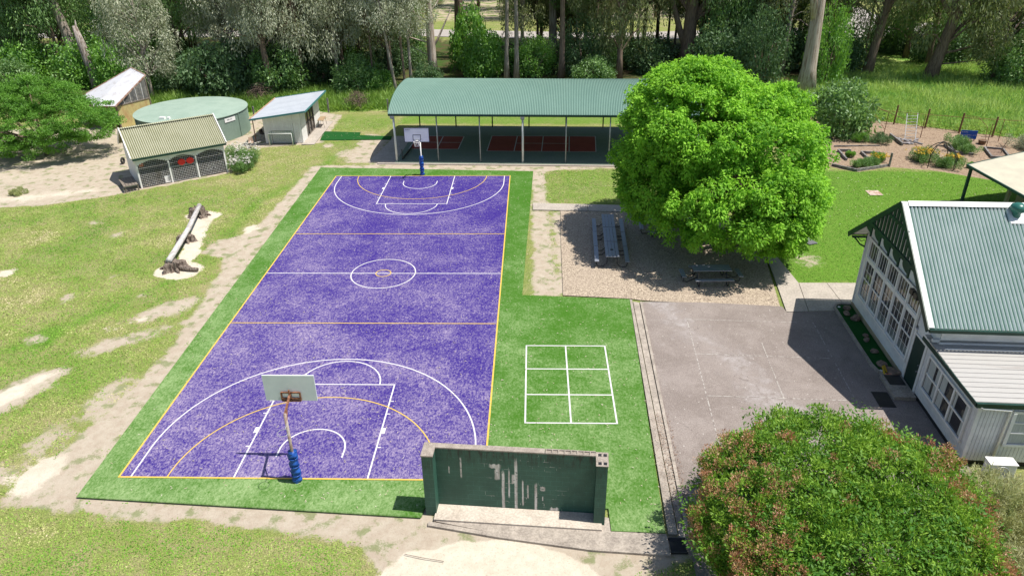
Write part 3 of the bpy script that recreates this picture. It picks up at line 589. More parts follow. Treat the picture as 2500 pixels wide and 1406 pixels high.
# gums one can tell apart: x, y, trunk radius, height, foot of crown, archetype, leaf, bark, label, options
GUMS = [
 (-40.1, 69.8, .66, 22, 13.5, 2, LSILV, BARK, 'thick leaning grey trunk behind the leafy yard tree, tallest at far left', dict(lean=(-1.3, 0))),
 (-25.7, 57.9, .20, 13, 2.6, 0, LSILV, BARK, 'slim silver leaved gum behind the yellow shed', dict(cs=.95)),
 (-13.2, 59.5, .36, 18, 5.2, 0, LSILV, BARKD, 'brown trunked gum rising behind the round tank', dict(lean=(-.5, 0))),
 (-10.8, 62.0, .36, 18, 4.8, 2, LSILV, BARKD, 'dark trunked gum directly behind the white shed roof', {}),
 (-7.0, 63.0, .22, 16, 3.6, 1, LSILV, BARK, 'silver crowned gum between the white shed and the brush pile', {}),
 (-2.9, 62.2, .13, 13, 5.5, 3, LSILV, BARKD, 'thin dark trunked gum just behind the brush pile', dict(cs=.8)),
 (0.2, 59.7, .17, 15, 6.5, 1, LSILV, BARK, 'leaning gum touching the shelter roof end', dict(lean=(-.9, 0), cs=.85)),
 (0.9, 60.8, .15, 15, 7, 3, LSILV, BARKD, 'second thin gum of the clump at the shelter roof end', dict(cs=.8, lean=(-.3, 0))),
 (1.7, 61.8, .19, 16, 5.8, 0, LSILV, BARK, 'straightest gum of the clump at the shelter roof end', dict(cs=.8)),
 (3.4, 67.3, .56, 22, 12.5, 3, LOLIV, BARKP, 'pale thick gum trunk with dead side branches behind the shelter roof', dict(flare=1.25, fork=[(4.4, 190, 3.8, 1.2, .1), (5.6, 150, 3.0, 3.0, .09), (3.6, 20, 2.6, 4.4, .16), (6.6, 200, 2.2, 1.6, .08), (7.6, 30, 2.6, 3, .12), (2.9, 175, 2.9, 1.4, .07)])),
 (5.2, 81.5, .72, 22, 8.5, 2, LOLIV, BARKD, 'broad brown trunk behind the pale thick gum', dict(flare=1.5)),
 (12.1, 67.1, .28, 20, 10, 3, LOLIV, BARK, 'first of two slim trunks close together behind the shelter', dict(cs=.8)),
 (13.0, 67.3, .30, 20, 9.5, 1, LOLIV, BARK, 'second of two slim trunks close together behind the shelter', dict(cs=.85)),
 (17.5, 78.0, .62, 20, 8, 2, LOLIV, BARK, 'wide grey brown trunk before the road behind the shelter', dict(cs=1.0)),
 (18.3, 68.1, .38, 19, 6.8, 3, LOLIV, BARKD, 'black barked gum in front of the wide grey brown trunk', {}),
 (25.3, 67.8, .36, 20, 3.0, 0, LOLIV, BARKD, 'dark drooping gum beside the bright maple top', dict(cs=1.0)),
 (22.9, 73.0, .25, 18, 4.5, 1, LOLIV, BARKD, 'dark narrow gum left of the drooping gum by the maple', {}),
 (33.8, 72.5, .95, 20, 6.4, 2, LOLIV, BARKD, 'massive forked brown trunk rising above the maple crown', dict(flare=1.3, cs=1.1, fork=[(2.2, 175, 3.2, 8.5, .5), (5.2, 10, 4.2, 7.5, .5), (6.8, 160, 4, 5, .35), (5.6, 350, 5, 4, .25)])),
 (40.4, 78.0, .30, 17, 6.0, 0, LOLIV, BARK, 'pale stemmed gum right of the massive forked trunk', {}),
 (44.2, 60.0, .82, 22, 12.5, 3, LOLIV, BARKP, 'huge pale gum trunk with a flared base behind the maple', dict(flare=1.45, fork=[(7.0, 200, 2.4, 10, .5)])),
 (54.3, 68.8, .55, 20, 5.2, 2, LOLIV, BARKD, 'dark bent trunk at the back of the meadow beside the road gap', dict(lean=(1.1, 0), fork=[(6, 30, 3, 7, .3)])),
 (60.6, 66.2, .70, 20, 3.6, 2, LOLIV, BARKD, 'leaning brown gum with spreading low limbs over the meadow', dict(lean=(1.6, 0), cs=1.25, fork=[(2.9, 0, 5.5, 1.4, .16), (4.2, 20, 4, 4, .2), (6.6, 150, 3.5, 5, .3), (1.8, -10, 4.6, .6, .1)])),
 (66.5, 64.6, .30, 14, 2.2, 0, LOLIV, BARKD, 'low dark gum right of the leaning brown gum', dict(cs=1.2)),
 (58.4, 79.4, .16, 13, 6.5, 3, LOLIV, BARKD, 'thin black stem between the two meadow trunks and the road', dict(cs=.6)),
]
for g_ in GUMS:
    gum(*g_[:9], **g_[9])
def deadtree(x, y, pts, rad, forks, label, cat='tree'):
    t = thing('dead_tree', label, cat, (x, y, GZ))
    mb = MB().tube(pts, rad, 10)
    for f in forks: mb.tube(f[0], f[1], 7)
    mb.build('trunk', BARKX, t, smooth=True); return t
deadtree(-48.0, 71.2, [(0, 0, -.2), (-.5, 0, 2.2), (-1.15, 0, 4.4), (-1.35, 0, 6.0)], [.62, .5, .46, .3], [([(-1.1, 0, 4.4), (-3.0, 0, 4.9), (-3.9, .2, 6.3)], [.26, .17, .07]), ([(-1.3, 0, 5.4), (-2.4, 0, 6.2), (-3.4, 0, 7.2)], [.22, .13, .05]), ([(-1.2, 0, 5.2), (-.75, 0, 7.0)], [.2, .05])], 'snapped silver dead tree with two curved arms at far left')
deadtree(-46.4, 72.0, [(0, 0, -.2), (.2, 0, 1.6), (.55, 0, 3.1)], [.5, .34, .05], [([(.1, 0, .8), (1.1, 0, 2.9)], [.28, .04]), ([(0, 0, .5), (-.8, 0, 1.7)], [.25, .05])], 'jagged pale dead stump right of the armed dead tree', 'tree stump')
deadtree(-35.3, 64.0, [(0, 0, -.2), (-.2, 0, 2.4), (-.5, 0, 5.0), (-.75, 0, 6.9)], [.62, .5, .46, .26], [([(-.7, 0, 6.1), (-.45, 0, 7.5)], [.2, .04])], 'broken dark and white burnt trunk behind the yellow shed')
# gums nobody could tell apart, filling the stand
fills = []
r = np.random.default_rng(40)
def sightline(x, y, cr=3.2):
    a = math.atan2(x-15.1, y+19.8); d = math.hypot(x-15.1, y+19.8)
    for (gx, gy) in [(-40.1, 69.8), (-48, 71.2), (-35.3, 64), (3.4, 67.3), (5.2, 81.5), (12.1, 67.1), (13, 67.3), (17.5, 78), (33.8, 72.5), (44.2, 60), (54.3, 68.8), (60.6, 66.2), (-25.7, 57.9), (66.5, 99), (69, 110)]:
        if d < math.hypot(gx-15.1, gy+19.8) and abs(a-math.atan2(gx-15.1, gy+19.8))*d < cr: return False
    if -0.165 < a < -0.02 and y < 96: return False
    return True
def okpos(x, y, mind):
    return all((x-a)**2+(y-b_)**2 > mind**2 for a, b_ in fills)
for (n, x0, x1, y0, y1, zlo, zhi, kinds, leaves, grp, lab) in [
    (22, -56, -27, 67, 90, 2.2, 5, (0, 2), (LSILV, LMIDG, LMIDG, LROB), 'gums filling the far left wood', 'gum among the dense wood behind the left sheds'),
    (20, -26, 2, 65, 84, 2.6, 6, (0, 2, 1), (LSILV, LSILV, LOLIV, LMIDG), 'grey gums behind the tank and white shed', 'grey green gum in the wood behind the tank'),
    (10, -75, 0, 84, 96, 3, 6, (2, 0), (LSILV, LOLIV, LMIDG), 'deep rows of gums at left', 'gum deep in the wood before the road at left'),
    (20, 13, 46, 69, 92, 4.0, 6.5, (0, 1, 2), (LOLIV, LOLIV, LOLIV, LMIDG), 'dark gums behind the shelter roof', 'dark hanging gum behind the arched shelter'),
    (14, 15, 47, 83, 93, 2.2, 4.2, (0, 2), (LOLIV, LOLIV, LMIDG), 'dark gums screening the road', 'dark gum screening the road behind the shelter'),
    (8, 44, 58, 74, 92, 3.5, 6, (2, 0), (LOLIV, LOLIV, LMIDG), 'dark gums between the maple and the road gap', 'dark gum between the leafy maple and the road gap'),
    (18, 60, 95, 69, 92, 1.8, 4.5, (2, 0), (LOLIV, LMIDG, LOLIV), 'dark gums beyond the meadow', 'dark green gum at the back of the meadow'),
    (26, -40, 130, 116, 150, 2, 5, (2, 0), (LOLIV, LMIDG, LBRIG), 'trees beyond the road', 'tree standing beyond the grey road')]:
    k = 0; tries = 0
    while k < n and tries < 500:
        tries += 1; x, y = r.uniform(x0, x1), r.uniform(y0, y1)
        if not okpos(x, y, 3.0) or not sightline(x, y) or any((x-g_[0])**2+(y-g_[1])**2 < 4 for g_ in GUMS): continue
        if grp == 'trees beyond the road' and 60 < x < 84: continue
        fills.append((x, y)); k += 1
        gum(x, y, r.uniform(.18, .34), r.uniform(15, 19), r.uniform(zlo, zhi), int(r.choice(kinds)), leaves[int(r.integers(len(leaves)))], (BARK, BARKD)[int(r.integers(2))], lab, grp, cs=r.uniform(.95, 1.3))
# ------------------------------------------------------------------ shrubs
def shrub_mesh(seed, n, per, L0, W0, flat=.8, crad=.3, up=.35):
    r_ = np.random.default_rng(seed)
    cen = shell([(0, 0, .55, 1, 1, .62), (.45, .2, .4, .65, .7, .45), (-.4, .3, .45, .7, .6, .5)], n, r_, inner=.55, zmin=0.02, lump=.12)
    return leafmesh('foliage', *clumps(cen, crad*(.6+.8*r_.random(n)), per, L0, W0, up=up, droop=.2, flat=flat, r=r_))
SHR = [shrub_mesh(201, 90, 75, .13, .055, crad=.26), shrub_mesh(202, 80, 80, .12, .06, crad=.3), shrub_mesh(203, 110, 60, .11, .035, crad=.24)]
stem = MB()
for k in range(7): stem.tube([(0, 0, -.05), (.25*math.cos(k*.9), .25*math.sin(k*.9), .35), (.6*math.cos(k*.9), .6*math.sin(k*.9), .75)], [.035, .025, .008], 5)
STEM = stem.mesh('stem', True)
def shrub(x, y, s, h, m, label, group=None, kind=0, name='shrub', cat='shrub'):
    t = thing(name, label, cat, (x, y, GZ), random.random()*6.28, group)
    child_mesh('foliage', SHR[kind], m, t, s=(s, s, h)); child_mesh('stem', STEM, BARKD, t, s=(s, s, h)); return t
named = [(9.2, 69.5, 2.3, 4.2, LBRIG, 'bright green tall shrub between the pale gum and the two slim trunks', 1),
 (7.3, 73.0, 2.0, 6.0, LBRIG, 'narrow bright green sapling tree behind the shelter, topmost leaves at the road', 0),
 (15.3, 69.8, 2.5, 3.6, LBRIG, 'bright green shrub right of the two slim trunks', 2),
 (21.0, 70.5, 2.9, 5.2, LDARK, 'large grey green bush left of the dark drooping gum', 2),
 (29.0, 72.0, 2.8, 3.4, LDARK, 'dark shrub behind the shelter end beside the maple', 1),
 (47.5, 63.5, 2.0, 6.8, LBRIG, 'tall sunlit green conifer like shrub right of the huge pale trunk', 2),
 (40.6, 64.0, 2.8, 6.5, LDARK, 'dark conical bush left of the huge pale trunk', 2),
 (36.6, 66.0, 3.0, 5.0, LDARK, 'dark rounded bush just above the maple crown', 1),
 (38.0, 70.0, 2.6, 8.0, LMIDG, 'tall mid green pointed tree above the maple crown', 2),
 (51.3, 71.5, 3.2, 4.2, LDARK, 'dark bush below the road gap at the meadow edge', 1),
 (68.6, 62.6, 3.0, 4.8, LMIDG, 'pale topped shrub at the meadow edge, far right', 2),
 (72.5, 63.5, 3.6, 5.4, LMIDG, 'broad green shrub at the right end of the meadow', 0),
 (3.2, 62.6, 1.6, 2.3, LDARK, 'dark bush touching the back of the shelter roof', 1),
 (-45.5, 66.5, 3.0, 4.0, LBRIG, 'bright bush below the armed dead tree', 1),
 (-37.6, 66.0, 2.8, 4.2, LBRIG, 'bright green bush right of the leaning grey trunk', 1),
 (-31.8, 63.6, 2.7, 4.8, LBRIG, 'bright green bush right of the burnt trunk behind the yellow shed', 1),
 (-24.8, 61.5, 2.4, 3.4, LDARK, 'dark bush behind the ridge of the yellow shed', 1),
 (-19.2, 59.5, 3.1, 4.6, LDARK, 'large dark bush behind the middle of the round tank', 1)]
for (x, y, s, h, m, lb, kd) in named: shrub(x, y, s, h, m, lb, None, kd)
r = np.random.default_rng(77)
for (n, x0, x1, y0, y1, s0, s1, ms, grp, lab) in [
    (26, -60, -22, 60, 82, 1.8, 3.2, (LDARK, LMIDG, LMIDG, LBRIG), 'bushes under the far left wood', 'leafy bush under the wood behind the left sheds'),
    (22, -22, 2, 60.5, 78, 1.5, 2.8, (LDARK, LMIDG, LDARK, LBRIG), 'bushes under the gums behind the tank', 'understorey bush beneath the gums behind the tank'),
    (18, 2, 34, 63, 84, 1.4, 2.4, (LDARK, LMIDG, LDARK, LBRIG, LMIDG), 'bushes behind the arched shelter', 'understorey bush behind the arched shelter'),
    (20, 36, 82, 71, 86, 1.6, 2.8, (LDARK, LMIDG, LDARK), 'bushes beyond the meadow', 'dark bush in the wood beyond the meadow')]:
    for k in range(n):
        x, y = r.uniform(x0, x1), r.uniform(y0, y1); s = r.uniform(s0, s1)
        if not sightline(x, y, 1.8): continue
        shrub(x, y, s, s*r.uniform(1.0, 1.7), ms[int(r.integers(len(ms)))], lab, grp, int(r.integers(3)))
# ------------------------------------------------------------------ big maple over the gravel
def big_tree():
    t = thing('maple_tree', 'huge bright green leafy tree shading the gravel and picnic tables', 'tree', (27.3, 20.6, GZ))
    tx, ty = 27.3, 20.6
    blobs = [(24.6-tx, 22.2-ty, 6.4, 4.3, 5.6, 3.9), (27.7-tx, 21.3-ty, 5.5, 4.0, 5.2, 3.7), (26.4-tx, 18.6-ty, 4.0, 4.9, 4.6, 2.7), (28.4-tx, 17.6-ty, 3.2, 2.4, 2.6, 2.1), (25.2-tx, 24.0-ty, 8.2, 2.6, 3, 2.3), (22.4-tx, 20.8-ty, 4.2, 2.4, 3.4, 2.6)]
    r_ = np.random.default_rng(5)
    blobs = [(b[0]*.96-.1, b[1]*.96, b[2], b[3]*.93, b[4]*.95, b[5]*.97) for b in blobs]
    for k in range(6):
        q = shell(blobs, 1, r_, inner=.98, zmin=4.0)[0]*np.array([.93, .93, .98]); blobs.append((*q, r_.uniform(.9, 1.5), r_.uniform(.9, 1.5), r_.uniform(.9, 1.4)))
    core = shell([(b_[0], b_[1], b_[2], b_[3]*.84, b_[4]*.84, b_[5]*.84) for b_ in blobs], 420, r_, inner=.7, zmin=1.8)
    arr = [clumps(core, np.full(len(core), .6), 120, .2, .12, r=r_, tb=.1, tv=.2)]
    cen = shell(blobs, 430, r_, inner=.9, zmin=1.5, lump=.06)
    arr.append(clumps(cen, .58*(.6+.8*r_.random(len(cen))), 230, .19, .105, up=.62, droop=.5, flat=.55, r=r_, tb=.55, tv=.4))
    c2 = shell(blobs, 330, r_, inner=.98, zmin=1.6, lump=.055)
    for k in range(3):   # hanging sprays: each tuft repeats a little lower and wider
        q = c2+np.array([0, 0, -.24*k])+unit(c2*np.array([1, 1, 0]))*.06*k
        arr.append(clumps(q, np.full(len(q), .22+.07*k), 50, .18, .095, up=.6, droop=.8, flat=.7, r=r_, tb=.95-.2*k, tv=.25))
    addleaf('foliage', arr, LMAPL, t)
    mb = MB().tube([(0, 0, -.1), (0, .05, 1.2), (-.1, .1, 2.4), (-.3, .2, 4.5), (-.9, .6, 7.5)], [.42, .33, .3, .22, .06], 12)
    for k in range(16):
        a = k*2.4; c = cen[k*26]; z0 = 1.3+.18*k
        mb.tube([(0, 0, z0), (c[0]*.4, c[1]*.4, z0+(c[2]-z0)*.55+.4), (c[0]*.92, c[1]*.92, c[2])], [.15, .09, .02], 7)
    mb.build('trunk', BARKD, t, smooth=True)
big_tree()
def yard_tree():
    t = thing('locust_tree', 'spreading bright green tree over bare dirt at the left edge', 'tree', (-26.2, 38.9, GZ))
    blobs = [(-1.9, .3, 3.2, 3.9, 3.6, 2.1), (1.8, .2, 2.9, 3.9, 3.3, 1.6), (0, 1.2, 4.0, 2.8, 2.8, 1.6), (-4.2, 0, 2.8, 2.6, 3, 1.9), (3.9, .1, 2.5, 2.0, 2.2, 1.3), (0, -1.8, 2.2, 3.8, 2.2, 1.7), (.3, .5, 4.6, 2.4, 2.4, 1.4)]
    r_ = np.random.default_rng(6)
    blobs = [(b[0]*1.08, b[1]*1.05, b[2]*1.06, b[3]*1.1, b[4]*1.05, b[5]*1.12) for b in blobs]
    cen = shell(blobs, 640, r_, inner=.66, zmin=.45, lump=.07)
    arr = [clumps(cen, .48*(.6+.8*r_.random(len(cen))), 170, .15, .065, up=.5, droop=.15, flat=.45, r=r_, tb=.6)]
    addleaf('foliage', arr, LROB, t)
    mb = MB().tube([(0, 0, -.1), (.1, 0, .7), (0, .1, 1.5), (-.2, .1, 3.6)], [.17, .14, .11, .03], 9)
    for k in range(14):
        c = cen[k*22]; mb.tube([(0, 0, .5+.05*k), (c[0]*.5, c[1]*.5, .8+c[2]*.45), tuple(c)], [.075, .045, .012], 6)
    mb.build('trunk', BARKD, t, smooth=True)
yard_tree()
def hedge():
    t = thing('photinia_bush', 'huge rounded bush with bronze red new leaves beside the asphalt', 'bush', (24.25, -3.35, GZ))
    blobs = [(-1.25, -.1, 1.8, 2.75, 3.3, 2.1), (1.3, .3, 1.9, 2.8, 3.1, 1.95), (0, -2, 1.7, 3.5, 3.0, 2.1), (.2, 1.5, 2.0, 2.8, 2.3, 2.0)]
    r_ = np.random.default_rng(8)
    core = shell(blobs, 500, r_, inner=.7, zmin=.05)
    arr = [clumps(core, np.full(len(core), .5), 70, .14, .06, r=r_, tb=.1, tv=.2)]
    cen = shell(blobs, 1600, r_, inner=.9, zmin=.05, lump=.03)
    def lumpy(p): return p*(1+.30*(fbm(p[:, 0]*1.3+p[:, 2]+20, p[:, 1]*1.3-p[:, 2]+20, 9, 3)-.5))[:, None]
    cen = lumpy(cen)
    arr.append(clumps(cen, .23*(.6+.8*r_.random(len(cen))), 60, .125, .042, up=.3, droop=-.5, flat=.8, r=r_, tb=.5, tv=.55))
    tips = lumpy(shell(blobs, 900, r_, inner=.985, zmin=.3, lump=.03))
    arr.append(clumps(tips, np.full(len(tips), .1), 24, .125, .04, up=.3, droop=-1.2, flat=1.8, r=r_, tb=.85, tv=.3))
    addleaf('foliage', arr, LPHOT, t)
    # bronze new growth gathers on the rim of the bush
    c = shell(blobs, 3000, r_, inner=1.0, zmin=.9, lump=.02)*1.025
    w_ = 0.05+0.75*(((c[:, 0] < -2.2) | (c[:, 0] > 2.4))*fbm(c[:, 0]*1.1+9, c[:, 1]*1.1+3, 2) > .36)+0.2*(fbm(c[:, 0]*.9+4, c[:, 1]*.9+8, 7) > .58)
    c = lumpy(c[r_.random(len(c)) < w_*.7][:640])
    addleaf('new_growth', [clumps(c, .11+.10*r_.random(len(c)), 70, .075, .03, up=.2, droop=-.9, flat=1.1, r=r_, tb=.5, tv=.5)], LRED, t)
    mb = MB()
    for k in range(9): mb.tube([(.3*math.cos(k*.7), .3*math.sin(k*.7), -.1), (1.0*math.cos(k*.7), 1.0*math.sin(k*.7), 1.0), (2.2*math.cos(k*.7), 2.1*math.sin(k*.7), 2.4)], [.09, .06, .02], 6)
    mb.build('stem', BARKD, t)
hedge()
def wispy(x, y, s, h, label, seed, n=260, green=False):
    t = thing('feathery_shrub', label, 'shrub', (x, y, GZ)); r_ = np.random.default_rng(seed)
    k = n; a = r_.random(k)*6.283; rad = s*np.sqrt(r_.random(k)); z = h*np.sqrt(np.clip(1-(rad/s)**2*.75, 0, 1))*(.65+.35*r_.random(k))
    tip = np.stack([rad*np.cos(a), rad*np.sin(a), z], 1); per = 130; n_ = k*per
    f = .45+.55*r_.random(n_); T = np.repeat(tip, per, 0); base = T*np.array([.25, .25, .1])
    P = base+(T-base)*f[:, None]+r_.normal(size=(n_, 3))*.05
    D = unit(T-base)+r_.normal(size=(n_, 3))*.55
    addleaf('foliage', [(P, D, r_.normal(size=(n_, 3)), .13+.07*r_.random(n_), np.full(n_, .021), np.repeat(r_.random(k), per)*.6+f*.4)], LWISP, t)
    mb = MB()
    for q in tip[:60]: mb.tube([(q[0]*.1, q[1]*.1, -.05), (q[0]*.6, q[1]*.6, q[2]*.55), tuple(q)], [.02, .012, .004], 4)
    mb.build('stem', WOOD, t)
wispy(29.7, -2.3, 1.6, 2.6, 'wispy pale green feathery shrub between the hedge and the air unit', 31, 300)
wispy(30.0, -5.6, 1.9, 2.7, 'tall feathery shrub with pink brown plumes in the bottom corner', 32, 300)
wispy(32.4, -2.6, 1.2, 1.7, 'small feathery bush in front of the classroom annex', 33, 150)
# ------------------------------------------------------------------ arched shelter
ROOFG = mat('green_corrugated_steel', (0.085, 0.185, 0.145), (0.12, 0.215, 0.175), 0.5, 0.3, 0.7, 0.55, 0.0, 0.35)
def shelter():
    t = thing('arched_shelter', 'long open shelter with green barrel vaulted corrugated roof', 'shelter', (4.09, 36.66, 0), R(-2.4))
    Lx = 24.3; y0, y1, z0, rise = -0.3, 10.75, 3.9, 1.17
    def prof(v_):
        a = math.pi*v_; y = y0+(y1-y0)*(0.5-0.5*math.cos(a)*(0.86+0.14*abs(math.cos(a)))); s_ = 2*(y-y0)/(y1-y0)-1
        return y, z0+rise*(1-abs(s_)**2.4)**0.8
    n = 187; vs, fs = [], []; m = 28
    for j in range(m+1):
        y, z = prof(j/m); ya, za = prof(max(0, j/m-.01)); yb, zb = prof(min(1, j/m+.01)); d = Vector((0, yb-ya, zb-za)).normalized(); nz = Vector((0, -d.z, d.y))
        for i in range(n*4+1): h_ = .026*math.sin(i*math.pi/2); vs.append((-0.3+Lx*i/(n*4), y+nz.y*h_, z+nz.z*h_))
    k = n*4+1; ROOFG = ridged('green_corrugated_roof', (0.10, 0.19, 0.155), (0.19, 0.30, 0.25), Lx/187, -.3, .5, .1)
    for j in range(m):
        for i in range(n*4): fs.append((j*k+i, j*k+i+1, (j+1)*k+i+1, (j+1)*k+i))
    MB().add(vs, fs).build('roof', ROOFG, t)
    MB().box(-.32, y0-.1, z0-.14, Lx-.28, y0-.005, z0+.02).build('gutter', GREENT, t); MB().box(-.32, y1+.005, z0-.14, Lx-.28, y1+.1, z0+.02).build('gutter', GREENT, t)
    for e in (-.32, Lx-.3):
        b = MB(); pr = [prof(j/m) for j in range(m+1)]
        for j in range(m): b.beam((e, pr[j][0], pr[j][1]-.02), (e, pr[j+1][0], pr[j+1][1]-.02), .05, .1)
        b.build('barge', ROOFG, t)
    fr2 = MB()
    for i in range(8):
        x = i*3.4-(.0 if i < 7 else .0); pr = [prof(j/m) for j in range(m+1)]
        for j in range(0, m, 2): fr2.beam((x, pr[j][0], pr[j][1]-.12), (x, pr[min(m, j+2)][0], pr[min(m, j+2)][1]-.12), .08, .12)
    for yy in (1.2, 3.2, 5.2, 7.2, 9.2):
        s_ = 2*(yy-y0)/(y1-y0)-1; z = z0+rise*(1-abs(s_)**2.4)**0.8-.2; fr2.box(-.25, yy-.04, z-.05, Lx-.35, yy+.04, z+.05)
    fr2.build('roof_frame', GREYM, t)
    for i in range(8):
        thick = i in (0, 3, 6); r_ = .085 if thick else .05
        MB().tube([(i*3.4, 0, 0), (i*3.4, 0, z0-.02)], r_, 10).build('post', WHITE if thick else GREYM, t, smooth=True)
        MB().tube([(i*3.4, 10.35, 0), (i*3.4, 10.35, z0+.1)], .06, 8).build('post', mat_backpost, t, smooth=True)
    for x in (-.02, 10.2):
        MB().box(x-.12, -.36, z0-.38, x+.12, -.1, z0-.2).box(x-.16, -.42, z0-.3, x+.16, -.36, z0-.14).build('floodlight', GREYM, t)
    MB().beam((.4, .3, .12), (.55, 3.6, .12), .07, .16).beam((.4, .3, .12), (.4, .3, .9), .05, .05).build('barrier', BLACK, t)
mat_backpost = mat('green_steel_post', (0.03, 0.06, 0.05), (0.05, 0.08, 0.07), 3, 0.3, 0.7, 0.5)
shelter()
# ------------------------------------------------------------------ basketball goals
BLUEPAD = mat('blue_vinyl_pad', (0.01, 0.055, 0.26), (0.02, 0.10, 0.38), 5, 0.35, 0.65, 0.35, bmp=0.4, bscale=9, bdist=0.03)
BOARDW = mat('backboard_white', (0.8, 0.8, 0.82), (0.72, 0.72, 0.74), 2, 0.3, 0.7, 0.5)
BOARDG = mat('backboard_back_grey', (0.70, 0.73, 0.75), (0.62, 0.66, 0.68), 2, 0.3, 0.7, 0.5)
def padmesh(x, y, ztop, r0, seed):
    r_ = np.random.default_rng(seed); m = MB(); n, k = 16, 28; vs = []
    for j in range(k+1):
        z = -.02+ztop*j/k; base = r0*(1+.12*math.sin(j*1.7+seed)+.10*math.sin(j*.8))
        for i in range(n):
            a = 2*math.pi*i/n+.14*j; rr = base*(1+.13*math.sin(3*a+j*.9)+.05*r_.normal()); vs.append((x+rr*math.cos(a), y+rr*math.sin(a), z))
    m.add(vs, [(j*n+i, j*n+(i+1) % n, (j+1)*n+(i+1) % n, (j+1)*n+i) for j in range(k) for i in range(n)]+[tuple(k*n+i for i in range(n))])
    for z in (.32, .72, 1.1): m.ring((x, y, z*ztop/1.4), r0*1.06, .022, 'z', 16, 5)
    return m
def goal_near():
    t = thing('basketball_goal', 'basketball goal seen from behind with rusty arm and blue padded pole', 'basketball hoop', (6.61, -0.1, 0))
    MB().tube([(0, 0, -.1), (0, 0.02, 2.98)], .055, 10).build('pole', mat('rust_stained_pole', (.36, .31, .28), (.22, .13, .09), 3, .4, .65, .6), t, smooth=True)
    padmesh(0, 0, 1.38, .15, 3).build('pole_pad', BLUEPAD, t, smooth=True)
    MB().beam((0, -.02, 2.94), (-.16, 1.1, 2.98), .07, .07).beam((0.0, 0, 2.5), (-.06, .45, 2.93), .035, .035).beam((-.16, 1.1, 2.98), (-.16, 1.1, 3.2), .05, .05).build('arm', RUST, t)
    bd = MB().box(-1.07, 1.19, 2.68, .78, 1.23, 3.76).build('backboard', BOARDG, t)
    MB().box(-1.07, 1.232, 2.68, .78, 1.236, 3.76).build('board_face', BOARDW, bd)
    f = MB(); X0, X1, Z0, Z1 = -.47, .20, 2.70, 3.06; yb = 1.15
    for a, b_ in (((X0, yb, Z0), (X1, yb, Z0)), ((X1, yb, Z0), (X1, yb, Z1)), ((X1, yb, Z1), (X0, yb, Z1)), ((X0, yb, Z1), (X0, yb, Z0)), ((-.14, yb, Z0), (-.14, yb, Z1)), ((X0+.02, yb, Z0+.1), (X1-.02, yb, Z0+.1))): f.beam(a, b_, .05, .05, (0, 1, 0))
    f.build('mounting_frame', RUST, t)
    MB().ring((-.145, 1.47, 2.84), .225, .011).beam((-.145, 1.236, 2.84), (-.145, 1.26, 2.84), .14, .02).build('hoop', RUST, t)
    MB().ring((0, -.42, 2.52), .19, .010).tube([(0, -.05, 2.52), (0, -.23, 2.52)], .014, 6).build('netball_ring', GREYM, t)
goal_near()
def goal_far():
    t = thing('basketball_goal', 'basketball goal facing the camera with white backboard at the far baseline', 'basketball hoop', (6.62, 33.2, 0))
    MB().tube([(0, 0, -.1), (0, 0, 2.75)], .05, 10).build('pole', WHITE2, t, smooth=True)
    padmesh(.0, 0, 1.55, .15, 9).build('pole_pad', BLUEPAD, t, smooth=True)
    MB().beam((0, 0, 2.70), (-.07, -.85, 2.98), .07, .07).beam((0, 0, 2.2), (-.07, -.85, 2.9), .04, .04).build('arm', WHITE2, t)
    yb = -.9; bd = MB().box(-1.0, yb, 2.86, .85, yb+.04, 3.93).build('backboard', BOARDW, t)
    e = MB(); e.box(-1.01, yb-.004, 2.85, .86, yb-.001, 2.89).box(-1.01, yb-.004, 3.90, .86, yb-.001, 3.94).box(-1.01, yb-.004, 2.893, -.97, yb-.001, 3.897).box(.82, yb-.004, 2.893, .86, yb-.001, 3.897)
    for (a, b_, c, d) in ((-.37, 2.98, .23, 3.02), (-.37, 3.38, .23, 3.42), (-.37, 3.023, -.33, 3.377), (.19, 3.023, .23, 3.377)): e.box(a, yb-.004, b_, c, yb-.001, d)
    e.build('border', BLACK, bd)
    tx = bpy.data.curves.new('lettering', 'FONT'); tx.body = 'Reydon'; tx.size = .12; tx.extrude = .002; tx.align_x = 'LEFT'
    o = textmesh(tx, BLACK); o.parent = bd; o.location = (-.92, yb-.006, 3.76); o.rotation_euler = (R(90), 0, 0)
    MB().ring((-.07, yb-.3, 2.96), .225, .014).beam((-.07, yb-.01, 2.96), (-.07, yb-.08, 2.96), .16, .04).build('hoop', WHITE2, t)
    net = MB()
    for k in range(10):
        a = R(k*36); net.tube([(-.07+.22*math.cos(a), yb-.3+.22*math.sin(a), 2.96), (-.07+.13*math.cos(a+.3), yb-.3+.13*math.sin(a+.3), 2.6)], .004, 4)
        net.tube([(-.07+.22*math.cos(a), yb-.3+.22*math.sin(a), 2.96), (-.07+.13*math.cos(a-.3), yb-.3+.13*math.sin(a-.3), 2.6)], .004, 4)
    net.build('net', WHITE, t)
goal_far()
